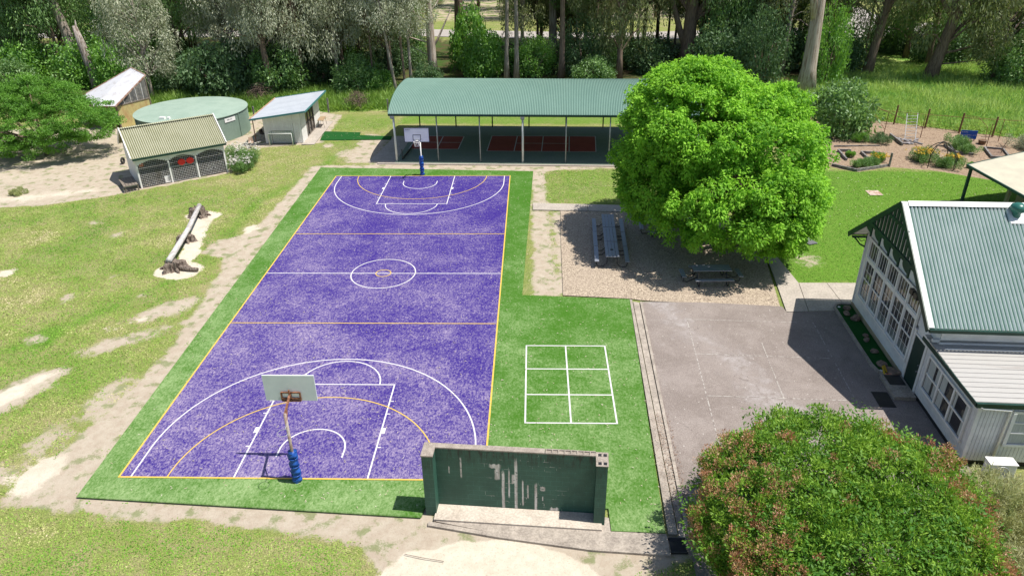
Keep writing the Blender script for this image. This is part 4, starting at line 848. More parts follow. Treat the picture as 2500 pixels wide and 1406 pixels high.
# ------------------------------------------------------------------ concrete block hit wall
def wallmat():
    m, t, b = nodes('green_painted_block'); b.inputs['Roughness'].default_value = 0.6
    tc = t.nodes.new('ShaderNodeTexCoord'); co = tc.outputs['Object']
    sx = t.nodes.new('ShaderNodeSeparateXYZ'); t.links.new(co, sx.inputs[0]); cb = t.nodes.new('ShaderNodeCombineXYZ')
    t.links.new(sx.outputs[0], cb.inputs[0]); t.links.new(sx.outputs[2], cb.inputs[1])
    br = N(t, 'ShaderNodeTexBrick'); br.inputs['Scale'].default_value = 1; br.inputs['Brick Width'].default_value = .4; br.inputs['Row Height'].default_value = .2
    br.inputs['Mortar Size'].default_value = .006; br.inputs['Mortar Smooth'].default_value = .3; t.links.new(cb.outputs[0], br.inputs['Vector'])
    n1 = noise(t, co, 1.2, 5, .7); n2 = noise(t, objco(t, (9, 9, 1.1)), 1.2, 4, .7)
    c = mix(t, ramp(t, n1, .35, .7), (0.018, 0.075, 0.052), (0.028, 0.105, 0.073))
    c = mix(t, math_(t, 'MULTIPLY', br.outputs['Fac'], ramp(t, n1, .35, .6)), c, (0.05, 0.16, 0.12))
    # black streaks run down from the top
    top = ramp(t, sx.outputs[2], 1.75, 2.5)
    c = mix(t, math_(t, 'MULTIPLY', math_(t, 'MULTIPLY', top, ramp(t, n2, .48, .62)), .85), c, (0.012, 0.014, 0.012))
    # paint flaked off in tall drips beside the middle
    drips = None
    for (x, z0, z1, w_) in [(3.05, 0.0, 2.25, .055), (2.62, 0.02, 1.7, .055), (3.72, 0.02, 1.25, .05), (2.42, 1.35, 2.0, .10), (2.82, .55, 1.75, .03), (3.28, .25, 1.35, .03), (3.45, .6, 1.2, .03), (3.95, .95, 1.15, .09), (1.2, 1.35, 2.2, .03), (4.35, .0, .22, .16), (2.35, 1.82, 2.0, .2), (.8, 1.5, 1.8, .02), (3.95, .5, .7, .02), (2.98, 1.2, 1.6, .08)]:
        dx = math_(t, 'ABSOLUTE', math_(t, 'SUBTRACT', math_(t, 'ADD', sx.outputs[0], math_(t, 'MULTIPLY', math_(t, 'SUBTRACT', n1, .5), .05)), x))
        a = ramp(t, dx, w_*1.15, w_*.55); mid = (z0+z1)/2; hh = (z1-z0)/2
        dz = math_(t, 'ABSOLUTE', math_(t, 'SUBTRACT', math_(t, 'ADD', sx.outputs[2], math_(t, 'MULTIPLY', n2, .25)), mid+.12)); v = math_(t, 'MULTIPLY', a, ramp(t, dz, hh*1.1, hh*.85))
        drips = v if drips is None else math_(t, 'MAXIMUM', drips, v)
    joints = math_(t, 'MULTIPLY', br.outputs['Fac'], ramp(t, noise(t, co, 2.3, 3, .7), .56, .62))
    near = math_(t, 'MULTIPLY', ramp(t, sx.outputs[0], 1.6, 2.4), ramp(t, sx.outputs[0], 5.2, 4.0))
    sel = math_(t, 'MAXIMUM', math_(t, 'MULTIPLY', drips, ramp(t, noise(t, co, 7, 4, .8), .34, .44)), math_(t, 'MULTIPLY', joints, near))
    c = mix(t, math_(t, 'MULTIPLY', sel, .9), c, mix(t, ramp(t, n2, .4, .6), (0.72, 0.68, 0.65), (0.45, 0.40, 0.37)))
    t.links.new(c, b.inputs['Base Color']); bump(t, b, math_(t, 'SUBTRACT', noise(t, co, 30, 3, .7), math_(t, 'MULTIPLY', br.outputs['Fac'], 1.5)), .5, .01); return m
def hitwall():
    t = thing('hit_wall', 'dark green painted concrete block wall with flaking pale paint', 'wall', (11.47, -1.62, -.05), math.atan2(-.41, 6.02))
    WM = wallmat(); TOP = mat('lichened_concrete', (0.36, 0.31, 0.26), (0.17, 0.14, 0.12), 5, .35, .6, .95, fine=.5, bmp=.6, bscale=40)
    H = 2.55
    MB().box(.37, .45, 0, 5.67, .64, H).build('wall_panel', WM, t)
    MB().box(0, 0, 0, .365, .64, H).build('left_pier', WM, t); MB().box(5.675, 0, 0, 6.04, .64, H).build('right_pier', WM, t)
    c = MB().box(-.02, -.02, H+.003, .385, .66, H+.05).box(.39, .43, H+.003, 4.0, .66, H+.05)
    c.box(5.66, -.02, H+.003, 6.06, .66, H+.02)
    c.build('coping', TOP, t)
    # open hollow block tops at the right end of the coping
    h = MB()
    for i in range(8):
        x = 4.02+i*.205; h.box(x, .43, H+.003, x+.2, .47, H+.05); h.box(x, .62, H+.003, x+.2, .66, H+.05); h.box(x, .472, H+.003, x+.035, .618, H+.05)
    h.box(4.02, .472, H+.003, 4.02+1.64, .618, H+.012)
    h.build('open_blocks', TOP, t)
    k = MB()
    for (x, y) in ((5.73, .05), (5.9, .05), (5.73, .45), (5.9, .45)): k.box(x, y, H+.021, x+.11, y+.13, H+.024)
    k.build('block_hole', BLACK, t)
    MB().box(.32, -.28, -.15, 5.95, .44, .09).build('footing', mat('pale_concrete', (0.52, 0.46, 0.39), (0.4, 0.34, 0.28), 1.5, .35, .65, .9, fine=.25), t)
hitwall()
# ------------------------------------------------------------------ picnic tables
ALU = mat('grey_aluminium_slats', (0.34, 0.36, 0.42), (0.27, 0.29, 0.34), 3, .3, .7, .4, .4, stretch=(1, 12, 1))
def slats(mb, x0, y0, x1, y1, z, n, along):
    if along == 'y':
        w_ = (x1-x0)/n
        for i in range(n): mb.box(x0+i*w_+.008, y0, z-.035, x0+(i+1)*w_-.008, y1, z)
    else:
        w_ = (y1-y0)/n
        for i in range(n): mb.box(x0, y0+i*w_+.008, z-.035, x1, y0+(i+1)*w_-.008, z)
    return mb
def table(x, y, rz, label, ends=False, group='picnic tables on the gravel', foot=True):
    t = thing('picnic_table', label, 'picnic table', (x, y, -.04), rz, group); ln = 1.03
    slats(MB(), -.39, -ln, .39, ln, .76, 4, 'y').build('tabletop', ALU, t, bevel=.006)
    for s_ in (-1, 1):
        slats(MB(), s_*.86-.13, -ln, s_*.86+.13, ln, .46, 1 if not ends else 2, 'y').build('bench', ALU, t, bevel=.006)
        if ends: slats(MB(), -.5, s_*(ln+.5)-.13, .5, s_*(ln+.5)+.13, .46, 2, 'x').build('bench', ALU, t, bevel=.006)
    f = MB()
    for yy in (-.78, .78):
        f.tube([(-.86, yy, .42), (-.87, yy, .2), (-.8, yy, .03), (-.5, yy, .03), (-.3, yy, .2), (-.26, yy, .72)], .025, 8)
        f.tube([(.86, yy, .42), (.87, yy, .2), (.8, yy, .03), (.5, yy, .03), (.3, yy, .2), (.26, yy, .72)], .025, 8)
        f.tube([(-.35, yy, .70), (.35, yy, .70)], .02, 6)
        if ends:
            s_ = 1 if yy > 0 else -1
            for xx in (-.25, .25): f.tube([(xx, yy, .3), (xx, s_*(ln+.3), .05), (xx, s_*(ln+.5), .1), (xx, s_*(ln+.52), .42)], .025, 8)
    f.build('frame', BLACK, t, smooth=True)
    return t
rzA = R(-2.5)
def atA(s_): return 19.62+s_*.0437, 18.24+s_
for i, lb in enumerate(('long grey picnic table nearest the asphalt, first of three end to end', 'grey picnic table in the middle of the row of three', 'grey picnic table at the path end of the row of three')):
    x, y = atA(i*2.13); tb_ = table(x, y, rzA, lb)
    if i: pass
MB().tube([(0, 0, 0), (0, 0, .02)], .09, 12).build('table_cap', BLACK, None)
_c = bpy.data.objects['table_cap']; _c.location = (*atA(-.1), .723); tag(_c, 'small black round cap on the nearest long table', 'lid')
table(24.8, 15.83, R(91.5), 'square ended grey picnic table alone at the asphalt side, benches on four sides', True)
table(22.75, 22.9, R(-2.5), 'grey four sided picnic table half hidden under the leafy tree', True)
# ------------------------------------------------------------------ balance log on stumps
def stump(x, y, r_, h, label, seed):
    t = thing('tree_stump', label, 'stump', (x, y, GZ), 0, 'stumps carrying the balance log'); rr = random.Random(seed); n = 26; vs = []; lv = [(0, 1.25), (.2, 1.05), (.55, .95), (.9, .9), (1.0, .75)]
    ra = [1+.28*math.sin(3*k*2*math.pi/n+seed)+.2*rr.uniform(-1, 1)+.12*(-1)**k for k in range(n)]
    for (f, s_) in lv:
        for k in range(n): a = 2*math.pi*k/n; q = r_*s_*ra[k]; vs.append((q*math.cos(a), q*math.sin(a)*.85, -.03+h*f*(1+(.12*rr.uniform(-1, 1) if f > .8 else 0))))
    vs.append((0, 0, h*.93)); m = MB().add(vs, [(j*n+k, j*n+(k+1) % n, (j+1)*n+(k+1) % n, (j+1)*n+k) for j in range(len(lv)-1) for k in range(n)]+[((len(lv)-1)*n+k, (len(lv)-1)*n+(k+1) % n, len(lv)*n) for k in range(n)])
    for k in range(6): a = k*1.1+seed; m.tube([(r_*.8*math.cos(a), r_*.7*math.sin(a), .12), (r_*1.35*math.cos(a), r_*1.2*math.sin(a), .07), (r_*1.6*math.cos(a), r_*1.4*math.sin(a), -.02)], [.1, .07, .02], 7)
    if seed == 1: m.tube([(.4, -.1, .18), (1.0, -.25, .13), (1.5, -.3, .12)], [.15, .13, .11], 10)
    m.build('stump_wood', STUMPW, t); return t
STUMPW = mat('split_grey_stump', (0.27, 0.22, 0.18), (0.08, 0.055, 0.045), 5, .42, .6, .95, stretch=(3, 3, .5), bmp=.9, bscale=12, bdist=.05)
stump(-5.55, 17.15, .55, .55, 'near weathered stump with a root stub under the balance log', 1)
stump(-6.55, 21.1, .42, .45, 'small middle stump under the balance log', 2)
stump(-7.45, 25.3, .5, .6, 'far weathered stump under the balance log', 3)
lg = MB().tube([(-5.62, 16.9, .60), (-6.05, 19.2, .57), (-6.5, 21.6, .56), (-7.35, 25.4, .62)], [.165, .16, .15, .145], 14).build('balance_log', mat('bleached_log', (0.55, 0.53, 0.52), (0.33, 0.29, 0.27), 2.5, .4, .7, .9, stretch=(5, .6, 5), bmp=.5), None, smooth=True)
tag(lg, 'long bleached log laid across three stumps', 'log')
cone = MB().tube([(-15.6, 16.5, -.04), (-15.75, 16.55, .25), (-15.85, 16.6, .55)], [.22, .24, .16], 12).build('ringed_post', mat('yellow_brown_paint', (0.55, 0.3, 0.04), (0.15, 0.08, 0.05), 6, .48, .55, .7, stretch=(1, 1, 3)), None, smooth=True)
tag(cone, 'yellow and brown ringed stump cut by the left edge of the photo', 'post')
# ------------------------------------------------------------------ round water tank
def tank():
    t = thing('water_tank', 'round corrugated water tank with pale green flat roof', 'water tank', (-16.0, 45.4, GZ)); r_, H = 4.8, 2.15; n = 96
    TG = mat('tank_green_steel', (0.16, 0.225, 0.18), (0.19, 0.26, 0.21), .8, .3, .7, .55); TR = mat('pale_green_tank_roof', (0.30, 0.385, 0.32), (0.25, 0.335, 0.275), .7, .35, .65, .6, fine=.08)
    rows = 28*4; vs = []
    for j in range(rows+1):
        z = H*j/rows; q = r_+.014*math.sin(j*math.pi/2)
        for k in range(n): vs.append((q*math.cos(2*math.pi*k/n), q*math.sin(2*math.pi*k/n), z))
    MB().add(vs, [(j*n+k, j*n+(k+1) % n, (j+1)*n+(k+1) % n, (j+1)*n+k) for j in range(rows) for k in range(n)]).build('wall', TG, t)
    vs = []
    for j, (q, z) in enumerate(((r_+.08, H-.02), (r_+.08, H+.03), (r_*.7, H+.09), (r_*.35, H+.13), (.01, H+.15))):
        for k in range(n): vs.append((q*math.cos(2*math.pi*k/n), q*math.sin(2*math.pi*k/n), z))
    MB().add(vs, [(j*n+k, j*n+(k+1) % n, (j+1)*n+(k+1) % n, (j+1)*n+k) for j in range(4) for k in range(n)]).build('roof', TR, t)
    for a in (-62, -14, -100, -140): x, y = (r_+.03)*math.cos(R(a)), (r_+.03)*math.sin(R(a)); MB().beam((x, y, 0), (x, y, H-.05), .1, .05, (x, y, 0)).build('seam_strip', TG, t)
    s_ = MB()
    a0, a1 = R(-34), R(-20); k = 6
    vs = [((r_+.05)*math.cos(a0+(a1-a0)*i/k), (r_+.05)*math.sin(a0+(a1-a0)*i/k), z) for z in (1.62, 1.98) for i in range(k+1)]
    s_.add(vs, [(i, i+1, k+2+i, k+1+i) for i in range(k)]); sg = s_.build('maker_plate', WHITE, t); sg['label'] = 'white plate on the tank wall'
    q = MB(); q.add([((r_+.055)*math.cos(a), (r_+.055)*math.sin(a), z) for z in (1.76, 1.86) for a in (R(-31), R(-28))], [(0, 1, 3, 2)]); q.add([((r_+.055)*math.cos(a), (r_+.055)*math.sin(a), z) for z in (1.78, 1.85) for a in (R(-27), R(-25))], [(0, 1, 3, 2)]); q.build('plate_mark', GREYM, sg)
    MB().cb((-1.0, -3.6, H+.15), (.45, .35, .22)).cb((-.45, -3.6, H+.12), (.2, .3, .25)).build('hatch', WHITE, t)
tank()
# ------------------------------------------------------------------ mossy roofed play shed
def vboards(mb, p0, p1, z0, z1, pitch=.14, th=.02, out=(0, -1)):
    """vertical boards between two plan points, top may be a function of distance"""
    p0, p1 = Vector((*p0, 0)), Vector((*p1, 0)); d = p1-p0; ln = d.length; d /= ln; n = max(1, round(ln/pitch)); w_ = ln/n; o = Vector((out[0], out[1], 0))*th
    for i in range(n):
        a = p0+d*(i*w_+.006); b_ = p0+d*((i+1)*w_-.006)
        zt = (lambda s_: z1(s_) if callable(z1) else z1); zb = (lambda s_: z0(s_) if callable(z0) else z0)
        s0, s1 = i*w_, (i+1)*w_
        q = [(a, zb(s0)), (b_, zb(s1)), (b_, zt(s1)), (a, zt(s0))]
        mb.add([(v.x, v.y, z) for v, z in q]+[(v.x+o.x, v.y+o.y, z) for v, z in q], [(0, 1, 2, 3), (4, 7, 6, 5), (0, 4, 5, 1), (1, 5, 6, 2), (2, 6, 7, 3), (3, 7, 4, 0)])
    return mb
INNER = mat('interior_shade', (.035, .032, .03), (.06, .05, .045), 2)  # near-black colour stands for the shade inside the play shed
def mossy_shed():
    t = thing('play_shed', 'white timber shed with mossy corrugated gable roof and mesh front', 'shed', (-13.97, 30.6, GZ), R(36.6)); Wd, D, H = 6.3, 4.4, 2.1; ey, rz_ = -.28, 4.0
    MOSS = ridged('mossy_corrugated_roof', (0.15, 0.155, 0.06), (0.46, 0.45, 0.34), 6.8/46, -.25, .8, 0)
    MOSS_ = mat('mossy_trim', (0.34, 0.33, 0.23), (0.19, 0.20, 0.06), 1.6, .38, .62, .8, stretch=(1, .35, 1), fine=.2)
    s_ = (rz_-2.35)/(2.2+.3)
    MB().corrug((-.25, ey, 2.33), (Wd+.25, ey, 2.33), (Wd+.25, 2.2, rz_), (-.25, 2.2, rz_), 46, .04, 6).build('roof', MOSS, t)
    MB().corrug((-.25, 2.2, rz_), (Wd+.25, 2.2, rz_), (Wd+.25, 4.68, 2.33), (-.25, 4.68, 2.33), 46, .04, 6).build('roof', MOSS, t)
    MB().xzprism([(-.27, rz_+.05), (Wd+.27, rz_+.05), (Wd+.27, rz_+.02), (-.27, rz_+.02)], 2.05, 2.35).build('ridge_cap', MOSS, t)
    b = MB()
    for x in (-.27, Wd+.25):
        b.beam((x, ey-.02, 2.36), (x, 2.19, rz_+.05), .06, .16); b.beam((x, 2.21, rz_+.05), (x, 4.7, 2.36), .06, .16)
    b.build('barge_board', WHITE2, t)
    MB().box(-.2, ey-.12, 2.2, Wd+.2, ey-.02, 2.33).build('gutter', GREENT, t)
    MB().tube([(-.12, ey-.05, 2.2), (-.1, -.1, 2.0)], .04, 8).build('downpipe', WHITE, t)
    w_ = MB()
    # side and back walls
    vboards(w_, (.0, D), (.0, .02), 0, lambda q: 2.25+(min(q, D-q))*.66, out=(-1, 0)); vboards(w_, (Wd, .02), (Wd, D), 0, lambda q: 2.25+(min(q, D-q))*.66, out=(1, 0)); vboards(w_, (Wd, D), (0, D), 0, 2.3, out=(0, 1))
    w_.build('wall', WHITE, t)
    MB().box(.03, D-.08, .03, Wd-.03, D-.03, 2.25).box(.025, .1, .03, .04, D-.1, 2.2).box(Wd-.04, .1, .03, Wd-.025, D-.1, 2.2).build('shade_lining', INNER, t)  # added dark sheets that carry the interior shade in their colour
    # scalloped valance with three arches
    v = MB(); bays = [(.06, 2.14), (2.26, 4.1), (4.22, Wd-.06)]
    for (a, b_) in bays:
        n = 13
        for i in range(n):
            x0, x1 = a+(b_-a)*i/n, a+(b_-a)*(i+1)/n; m_ = ((x0+x1)/2-a)/(b_-a); zb = 1.72+.26*math.sin(math.pi*m_)
            poly = [(x0, 2.3), (x0, zb+.06)]+[(x0+(x1-x0)*(k/6), zb+.06-.07*math.sin(math.pi*k/6)) for k in range(1, 6)]+[(x1, zb+.06), (x1, 2.3)]
            v.xzprism(poly, -.09, -.06)
    v.build('valance', WHITE, t)
    for x in (0.02, 2.2, 4.16, Wd-.02):
        MB().box(x-.055, -.055, 0, x+.055, .055, 2.3).build('post', WHITE2, t)
    me = MB()
    for (a, b_) in bays:
        x = a
        while x < b_: me.box(x-.005, -.01, .05, x+.005, .0, 2.0); x += .125
        z = .1
        while z < 1.98: me.box(a, -.022, z-.005, b_, -.012, z+.005); z += .125
    me.build('wire_mesh', WHITE2, t)
    MB().box(2.3, -.05, .06, 4.06, -.02, .11).box(2.3, -.05, 1.16, 4.06, -.02, 1.21).box(2.3, -.05, 1.86, 4.06, -.02, 1.9).box(2.3, -.05, .112, 2.34, -.02, 1.158).box(4.02, -.05, .112, 4.06, -.02, 1.158).build('gate_frame', GREYM, t)
    rd = mat('red_paint', (0.8, 0.03, 0.03), (0.7, 0.03, 0.025), 3, .3, .7, .5)
    for cx in (3.1, 3.72):
        o = MB().xzprism([(cx+.29*math.cos(R(45*k)), 1.43+.24*math.sin(R(45*k))) for k in range(8)], -.085, -.07).build('red_panel', rd, t)
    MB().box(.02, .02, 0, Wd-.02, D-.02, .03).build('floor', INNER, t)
    MB().box(.3, 1.6, .9, 2.0, 2.0, .95).box(.3, 1.6, .45, 2.0, 2.0, .5).box(.3, 1.65, .03, .36, 1.95, .9).box(1.94, 1.65, .03, 2.0, 1.95, .9).build('shelf', WOOD, t)
    MB().xzprism([(.2, 1.55), (.5, 1.55), (.5, 1.82), (.2, 1.82)], .1, .12).build('orange_board', mat('orange_plastic', (.5, .12, .03), None), t)
mossy_shed()
MS = fr_(-13.97, 30.6, R(36.6))
def bicycle():
    x, y = MS(5.2, .45); t = thing('bicycle', 'small white bicycle parked behind the shed mesh', 'bicycle', (x, y, GZ+.04), R(42))
    for cx in (-.36, .36):
        wh = MB().ring((cx, 0, .26), .25, .02, 'y', 22, 6).build('wheel', BLACK, t); sp = MB()
        for k in range(8): sp.tube([(cx, 0, .26), (cx+.24*math.cos(k*.785), 0, .26+.24*math.sin(k*.785))], .003, 4)
        sp.build('spokes', GREYM, wh)
    MB().tube([(-.36, 0, .26), (-.02, 0, .24), (.26, 0, .58), (-.12, 0, .55), (-.02, 0, .24)], .015, 6).tube([(-.36, 0, .26), (-.12, 0, .55), (-.14, 0, .66)], .013, 6).tube([(.36, 0, .26), (.26, 0, .58), (.22, 0, .76)], .015, 6).build('frame', WHITE, t)
    MB().tube([(.2, -.22, .77), (.22, 0, .76), (.2, .22, .77)], .014, 6).build('handlebar', BLACK, t); MB().cb((-.15, 0, .68), (.2, .1, .04)).build('saddle', BLACK, t, bevel=.015)
bicycle()
def rubble():
    x, y = MS(1.3, .55); t = thing('firewood_pile', 'heap of broken grey timber offcuts behind the shed mesh', 'woodpile', (x, y, GZ+.03), R(36.6)); m = MB(); rr = random.Random(4)
    for k in range(46):
        a = Vector((rr.uniform(-1, .9), rr.uniform(-.3, .5), rr.uniform(.04, .32))); d = Vector((rr.uniform(-1, 1), rr.uniform(-.5, .5), rr.uniform(-.2, .25)))*.3; m.beam(a-d, a+d, .07, .05)
    m.build('timber', WOOD, t)
rubble()
x_, y_ = MS(1.98, .12); o = MB().add([(-.2, 0, 0), (.2, 0, 0), (.2, .1, .5), (-.2, .1, .5), (-.2, .03, 0), (.2, .03, 0), (.2, .13, .5), (-.2, .13, .5)], [(0, 1, 2, 3), (7, 6, 5, 4), (0, 4, 5, 1), (1, 5, 6, 2), (2, 6, 7, 3), (3, 7, 4, 0)]).build('notice_board', WHITE2, None); o.location = (x_, y_-.1, GZ+.04); o.rotation_euler = (0, 0, R(36.6)); tag(o, 'small white board leaning beside the first shed post', 'board')
MB().ring((.1, -.005, .3), .1, .02, 'y', 16, 5).build('ring_mark', BLACK, o)
def shelfstack():
    x, y = MS(-.75, .7); t = thing('timber_steps', 'low grey slatted timber bench against the shed end wall', 'bench', (x, y, GZ), R(36.6)); m = MB()
    for k in range(5): m.box(-.45+k*.2, -1.1, .45, -.45+k*.2+.17, 1.1, .49)
    m.build('top', WOOD, t); m = MB()
    for yy in (-1.0, 1.0):
        for xx in (-.4, .45): MB().box(xx, yy-.04, 0, xx+.08, yy+.04, .448).build('leg', WOOD, t)
        m.box(-.42, yy-.02, .38, .52, yy+.02, .446)
    m.build('rail', GREYM, t)
shelfstack()
ty = MB().ring((0, 0, .26), .2, .085, 'x', 22, 9).build('tyre', mat('black_rubber', (.02, .02, .02), (.05, .045, .04), 5, .4, .6, .85), None, smooth=True); ty.location = (-18.3, 36.4, GZ); tag(ty, 'upright black tyre on the dirt left of the mossy shed', 'tyre')
# ------------------------------------------------------------------ white skillion shed
def white_shed():
    t = thing('garden_shed', 'white board shed with pale grey sloping roof beside the tank', 'shed', (-8.34, 41.95, GZ), R(1.5)); Wd, D = 3.25, 6.6
    RG = mat('pale_grey_roof_sheet', (0.52, 0.55, 0.60), (0.45, 0.48, 0.53), 1.0, .35, .65, .5, .2); TB = mat('teal_trim', (0.05, 0.18, 0.19), (0.07, 0.22, 0.23), 3, .3, .7, .5)
    hl = lambda x: 2.42+.135*x
    MB().corrug((-.85, -.75, hl(-.85)), (3.95, -.75, hl(3.95)), (3.95, 7.0, hl(3.95)), (-.85, 7.0, hl(-.85)), 30, .010, 1).build('roof', RG, t)
    f = MB().beam((-.87, -.79, hl(-.87)-.03), (3.97, -.79, hl(3.97)-.03), .05, .15).beam((-.87, 7.04, hl(-.87)-.03), (3.97, 7.04, hl(3.97)-.03), .05, .15)
    f.box(3.975, -.76, hl(3.97)-.11, 4.03, 7.01, hl(3.97)+.04); f.build('fascia', TB, t)
    MB().beam((-.9, -.76, hl(-.9)+.02), (-.9, 7.01, hl(-.9)+.02), .06, .08).build('edge_trim', mat('orange_trim', (.4, .2, .1), (.5, .35, .25), 3), t)
    w_ = MB(); vboards(w_, (0, 0), (2.55, 0), 0, lambda q: hl(q)-.03, .2); vboards(w_, (2.57, .0), (3.25, .0), 0, lambda q: hl(2.5+q)-.03, .2); vboards(w_, (0, D), (0, 0), 0, 2.38, .2, out=(-1, 0))
    vboards(w_, (Wd, 0.02), (Wd, 1.6), 0, 2.8, .2, out=(1, 0)); vboards(w_, (Wd, 4.5), (Wd, D), 0, 2.8, .2, out=(1, 0)); vboards(w_, (Wd, 1.6), (Wd, 4.5), 2.45, 2.8, .2, out=(1, 0)); w_.box(0, D-.05, 0, Wd, D, 2.4)
    w_.build('wall', WHITE, t)
    g = MB().box(3.16, 1.62, .05, 3.19, 4.48, 2.44).build('glass_door', GLASSD, t)
    m = MB()
    for yy in (1.62, 2.55, 3.5, 4.4): m.box(3.2, yy, .05, 3.27, yy+.06, 2.44)
    for z in (.05, 1.2, 2.38): m.box(3.2, 1.69, z, 3.26, 4.39, z+.05)
    m.build('door_frame', WOOD, g)
    MB().box(-.2, -.08, -.02, 3.2, .0, .04).box(3.25, -.6, -.02, 4.35, 7.0, .05).build('slab', CONC, t)
    p = MB().tube([(-.95, .2, 0), (-.95, .2, 2.25)], .04, 8).build('post', RUST, t)
GLASSD = mat('dark_glass', (0.02, 0.022, 0.025), (0.10, 0.09, 0.085), 1.2, .45, .6, .06, 0, .6)
white_shed()
def soccer_goal():
    t = thing('soccer_goal', 'small portable white framed goal with green net leaning by the white shed', 'goal', (-7.72, 41.05, GZ), R(1.5)); w_, h, d = 2.0, 1.1, .75
    MB().tube([(0, 0, 0), (0, 0, h), (w_, 0, h), (w_, 0, 0)], .035, 8).build('frame', WHITE, t, smooth=True)
    MB().tube([(0, 0, .02), (.1, d, .02), (w_-.1, d, .02), (w_, 0, .02)], .02, 6).tube([(.1, d, .02), (.15, .45, h+.12), (w_-.15, .45, h+.12), (w_-.1, d, .02)], .02, 6).build('rear_frame', mat_backpost, t, smooth=True)
    m = MB(); k = 22
    for i in range(k+1): x = w_*i/k; m.tube([(x, .0, h), (x, .45, h+.1), (x, d, .02)], .006, 3, False)
    for j in range(12): f = j/11; m.tube([(0, .45+(d-.45)*f, (h+.1)*(1-f)+.02), (w_, .45+(d-.45)*f, (h+.1)*(1-f)+.02)], .006, 3, False)
    for s_ in (0, w_):
        for j in range(9): f = j/8; m.tube([(s_, f*.6, .02), (s_, f*.45, h)], .006, 3, False)
    m.build('net', mat('green_net', (.05, .16, .1), None), t)
soccer_goal()
def chair(x, y, rz, label, m_):
    t = thing('plastic_chair', label, 'chair', (x, y, GZ), rz); MB().box(-.22, -.2, .42, .22, .22, .45).build('seat', m_, t, bevel=.01)
    b = MB().grid(lambda u_, v_: ((u_-.5)*(.42-.08*v_), .22+.08*v_+.05*(1-4*(u_-.5)**2)*0-.04*abs(2*u_-1), .46+.36*v_), 8, 5); b.build('backrest', m_, t)
    for (a, c) in ((-.2, -.18), (.2, -.18), (-.2, .2), (.2, .2)): MB().tube([(a, c, 0), (a*.9, c*.9, .42)], .012, 6).build('leg', GREYM, t)
chair(-9.25, 40.75, R(12), 'lone beige plastic chair standing on bare ground left of the goal', mat('beige_plastic', (.42, .3, .22), (.38, .27, .2), 3))
chair(-9.05, 43.4, R(60), 'dark chair in the shade of the shed roof', mat('brown_plastic', (.07, .05, .04), None))
def workbench():
    t = thing('school_table', 'brown topped folding table against the right wall of the white shed', 'table', (-4.75, 47.3, GZ+.04), R(4)); MB().box(-.28, -.7, .7, .28, .7, .73).build('tabletop', mat('tan_laminate', (.34, .24, .14), (.3, .2, .12), 3), t)
    for yy in (-.6, .6):
        for s_ in (-1, 1): MB().tube([(s_*.22, yy, .7), (s_*.3, yy*.95, 0)], .015, 6).build('leg', BLACK, t)
workbench()
# ------------------------------------------------------------------ yellow iron shed
def yellow_shed():
    t = thing('iron_shed', 'old yellow iron shed with tall white sloping roof and window gable', 'shed', (-23.8, 46.9, GZ))
    Y1 = mat('faded_yellow_iron', (0.50, 0.43, 0.19), (0.42, 0.26, 0.12), 1.1, .5, .72, .75, stretch=(1, 1, .35), fine=.15); Y2 = mat('brown_iron', (0.20, 0.14, 0.095), (0.27, 0.2, 0.14), 1.5, .35, .65, .8, stretch=(1, 1, .3)); WR = mat('white_old_roof', (0.52, 0.52, 0.55), (0.42, 0.4, 0.4), 1.4, .5, .72, .6)
    A, B_, Cc, D_, E_ = (-4.6, 2.7, 2.45), (-.7, 5.6, 4.5), (1.45, 3.9, 4.12), (.25, -.5, 2.2), (-1.75, -.55, 2.2)
    rf = MB().add([A, E_, D_, Cc, B_], [(0, 1, 2, 3, 4)]); o = rf.build('roof', WR, t); so_ = o.modifiers.new('thickness', 'SOLIDIFY'); so_.thickness = .05
    rd = MB()
    for k in range(12):
        f = (k+.5)/12; p = Vector(A)*(1-f)+Vector(D_)*f; q = Vector(B_)*(1-f)+Vector(Cc)*f; rd.beam(p+Vector((0, 0, .03)), q+Vector((0, 0, .03)), .05, .04)
    rd.build('roof_rib', WR, t)
    MB().beam(A, B_, .07, .12).beam(B_, Cc, .07, .12).beam(Cc, D_, .08, .13).beam(A, E_, .05, .1).beam(E_, D_, .05, .1).build('edge_trim', mat('rust_brown_trim', (.28, .14, .09), (.4, .3, .24), 3, .4, .6), t)
    w_ = MB().corrug((0, 0, 0), (1.65, 3.2, 0), (1.65, 3.2, 2.1), (0, 0, 2.1), 28, .016).build('wall', Y1, t)
    MB().corrug((-1.7, 0, 0), (-.35, 0, 0), (-.35, 0, 2.1), (-1.7, 0, 2.1), 12, .016).build('wall', Y2, t)
    MB().corrug((-4.3, 2.9, 0), (-1.72, 0, 0), (-1.72, 0, 2.05), (-4.3, 2.9, 2.2), 28, .016).build('wall', Y2, t)
    MB().corrug((1.65, 3.2, 0), (-.9, 5.3, 0), (-.9, 5.3, 4.2), (1.65, 3.2, 3.9), 28, .016).build('wall', Y1, t)
    MB().beam((0, 0, 0), (0, 0, 2.2), .12, .12).beam((1.65, 3.2, 0), (1.65, 3.2, 3.95), .12, .12).beam((0, 0, 2.12), (1.65, 3.2, 2.12), .1, .1).build('frame', WOOD, t)
    g = MB().add([(0.02, 0.0, 2.17), (1.63, 3.15, 2.17), (1.63, 3.15, 3.95), (.05, .1, 2.22)], [(0, 1, 2, 3)]).build('window', mat('dirty_glass', (.10, .10, .10), (.2, .19, .17), 2, .4, .6, .25), t)
    m = MB()
    for f in (.25, .45, .64, .83): m.beam((1.65*f+.03, 3.2*f-.02, 2.15), (1.65*f+.03, 3.2*f-.02, 2.2+1.75*f), .05, .04)
    m.build('glazing_bar', WHITE2, g)
yellow_shed()
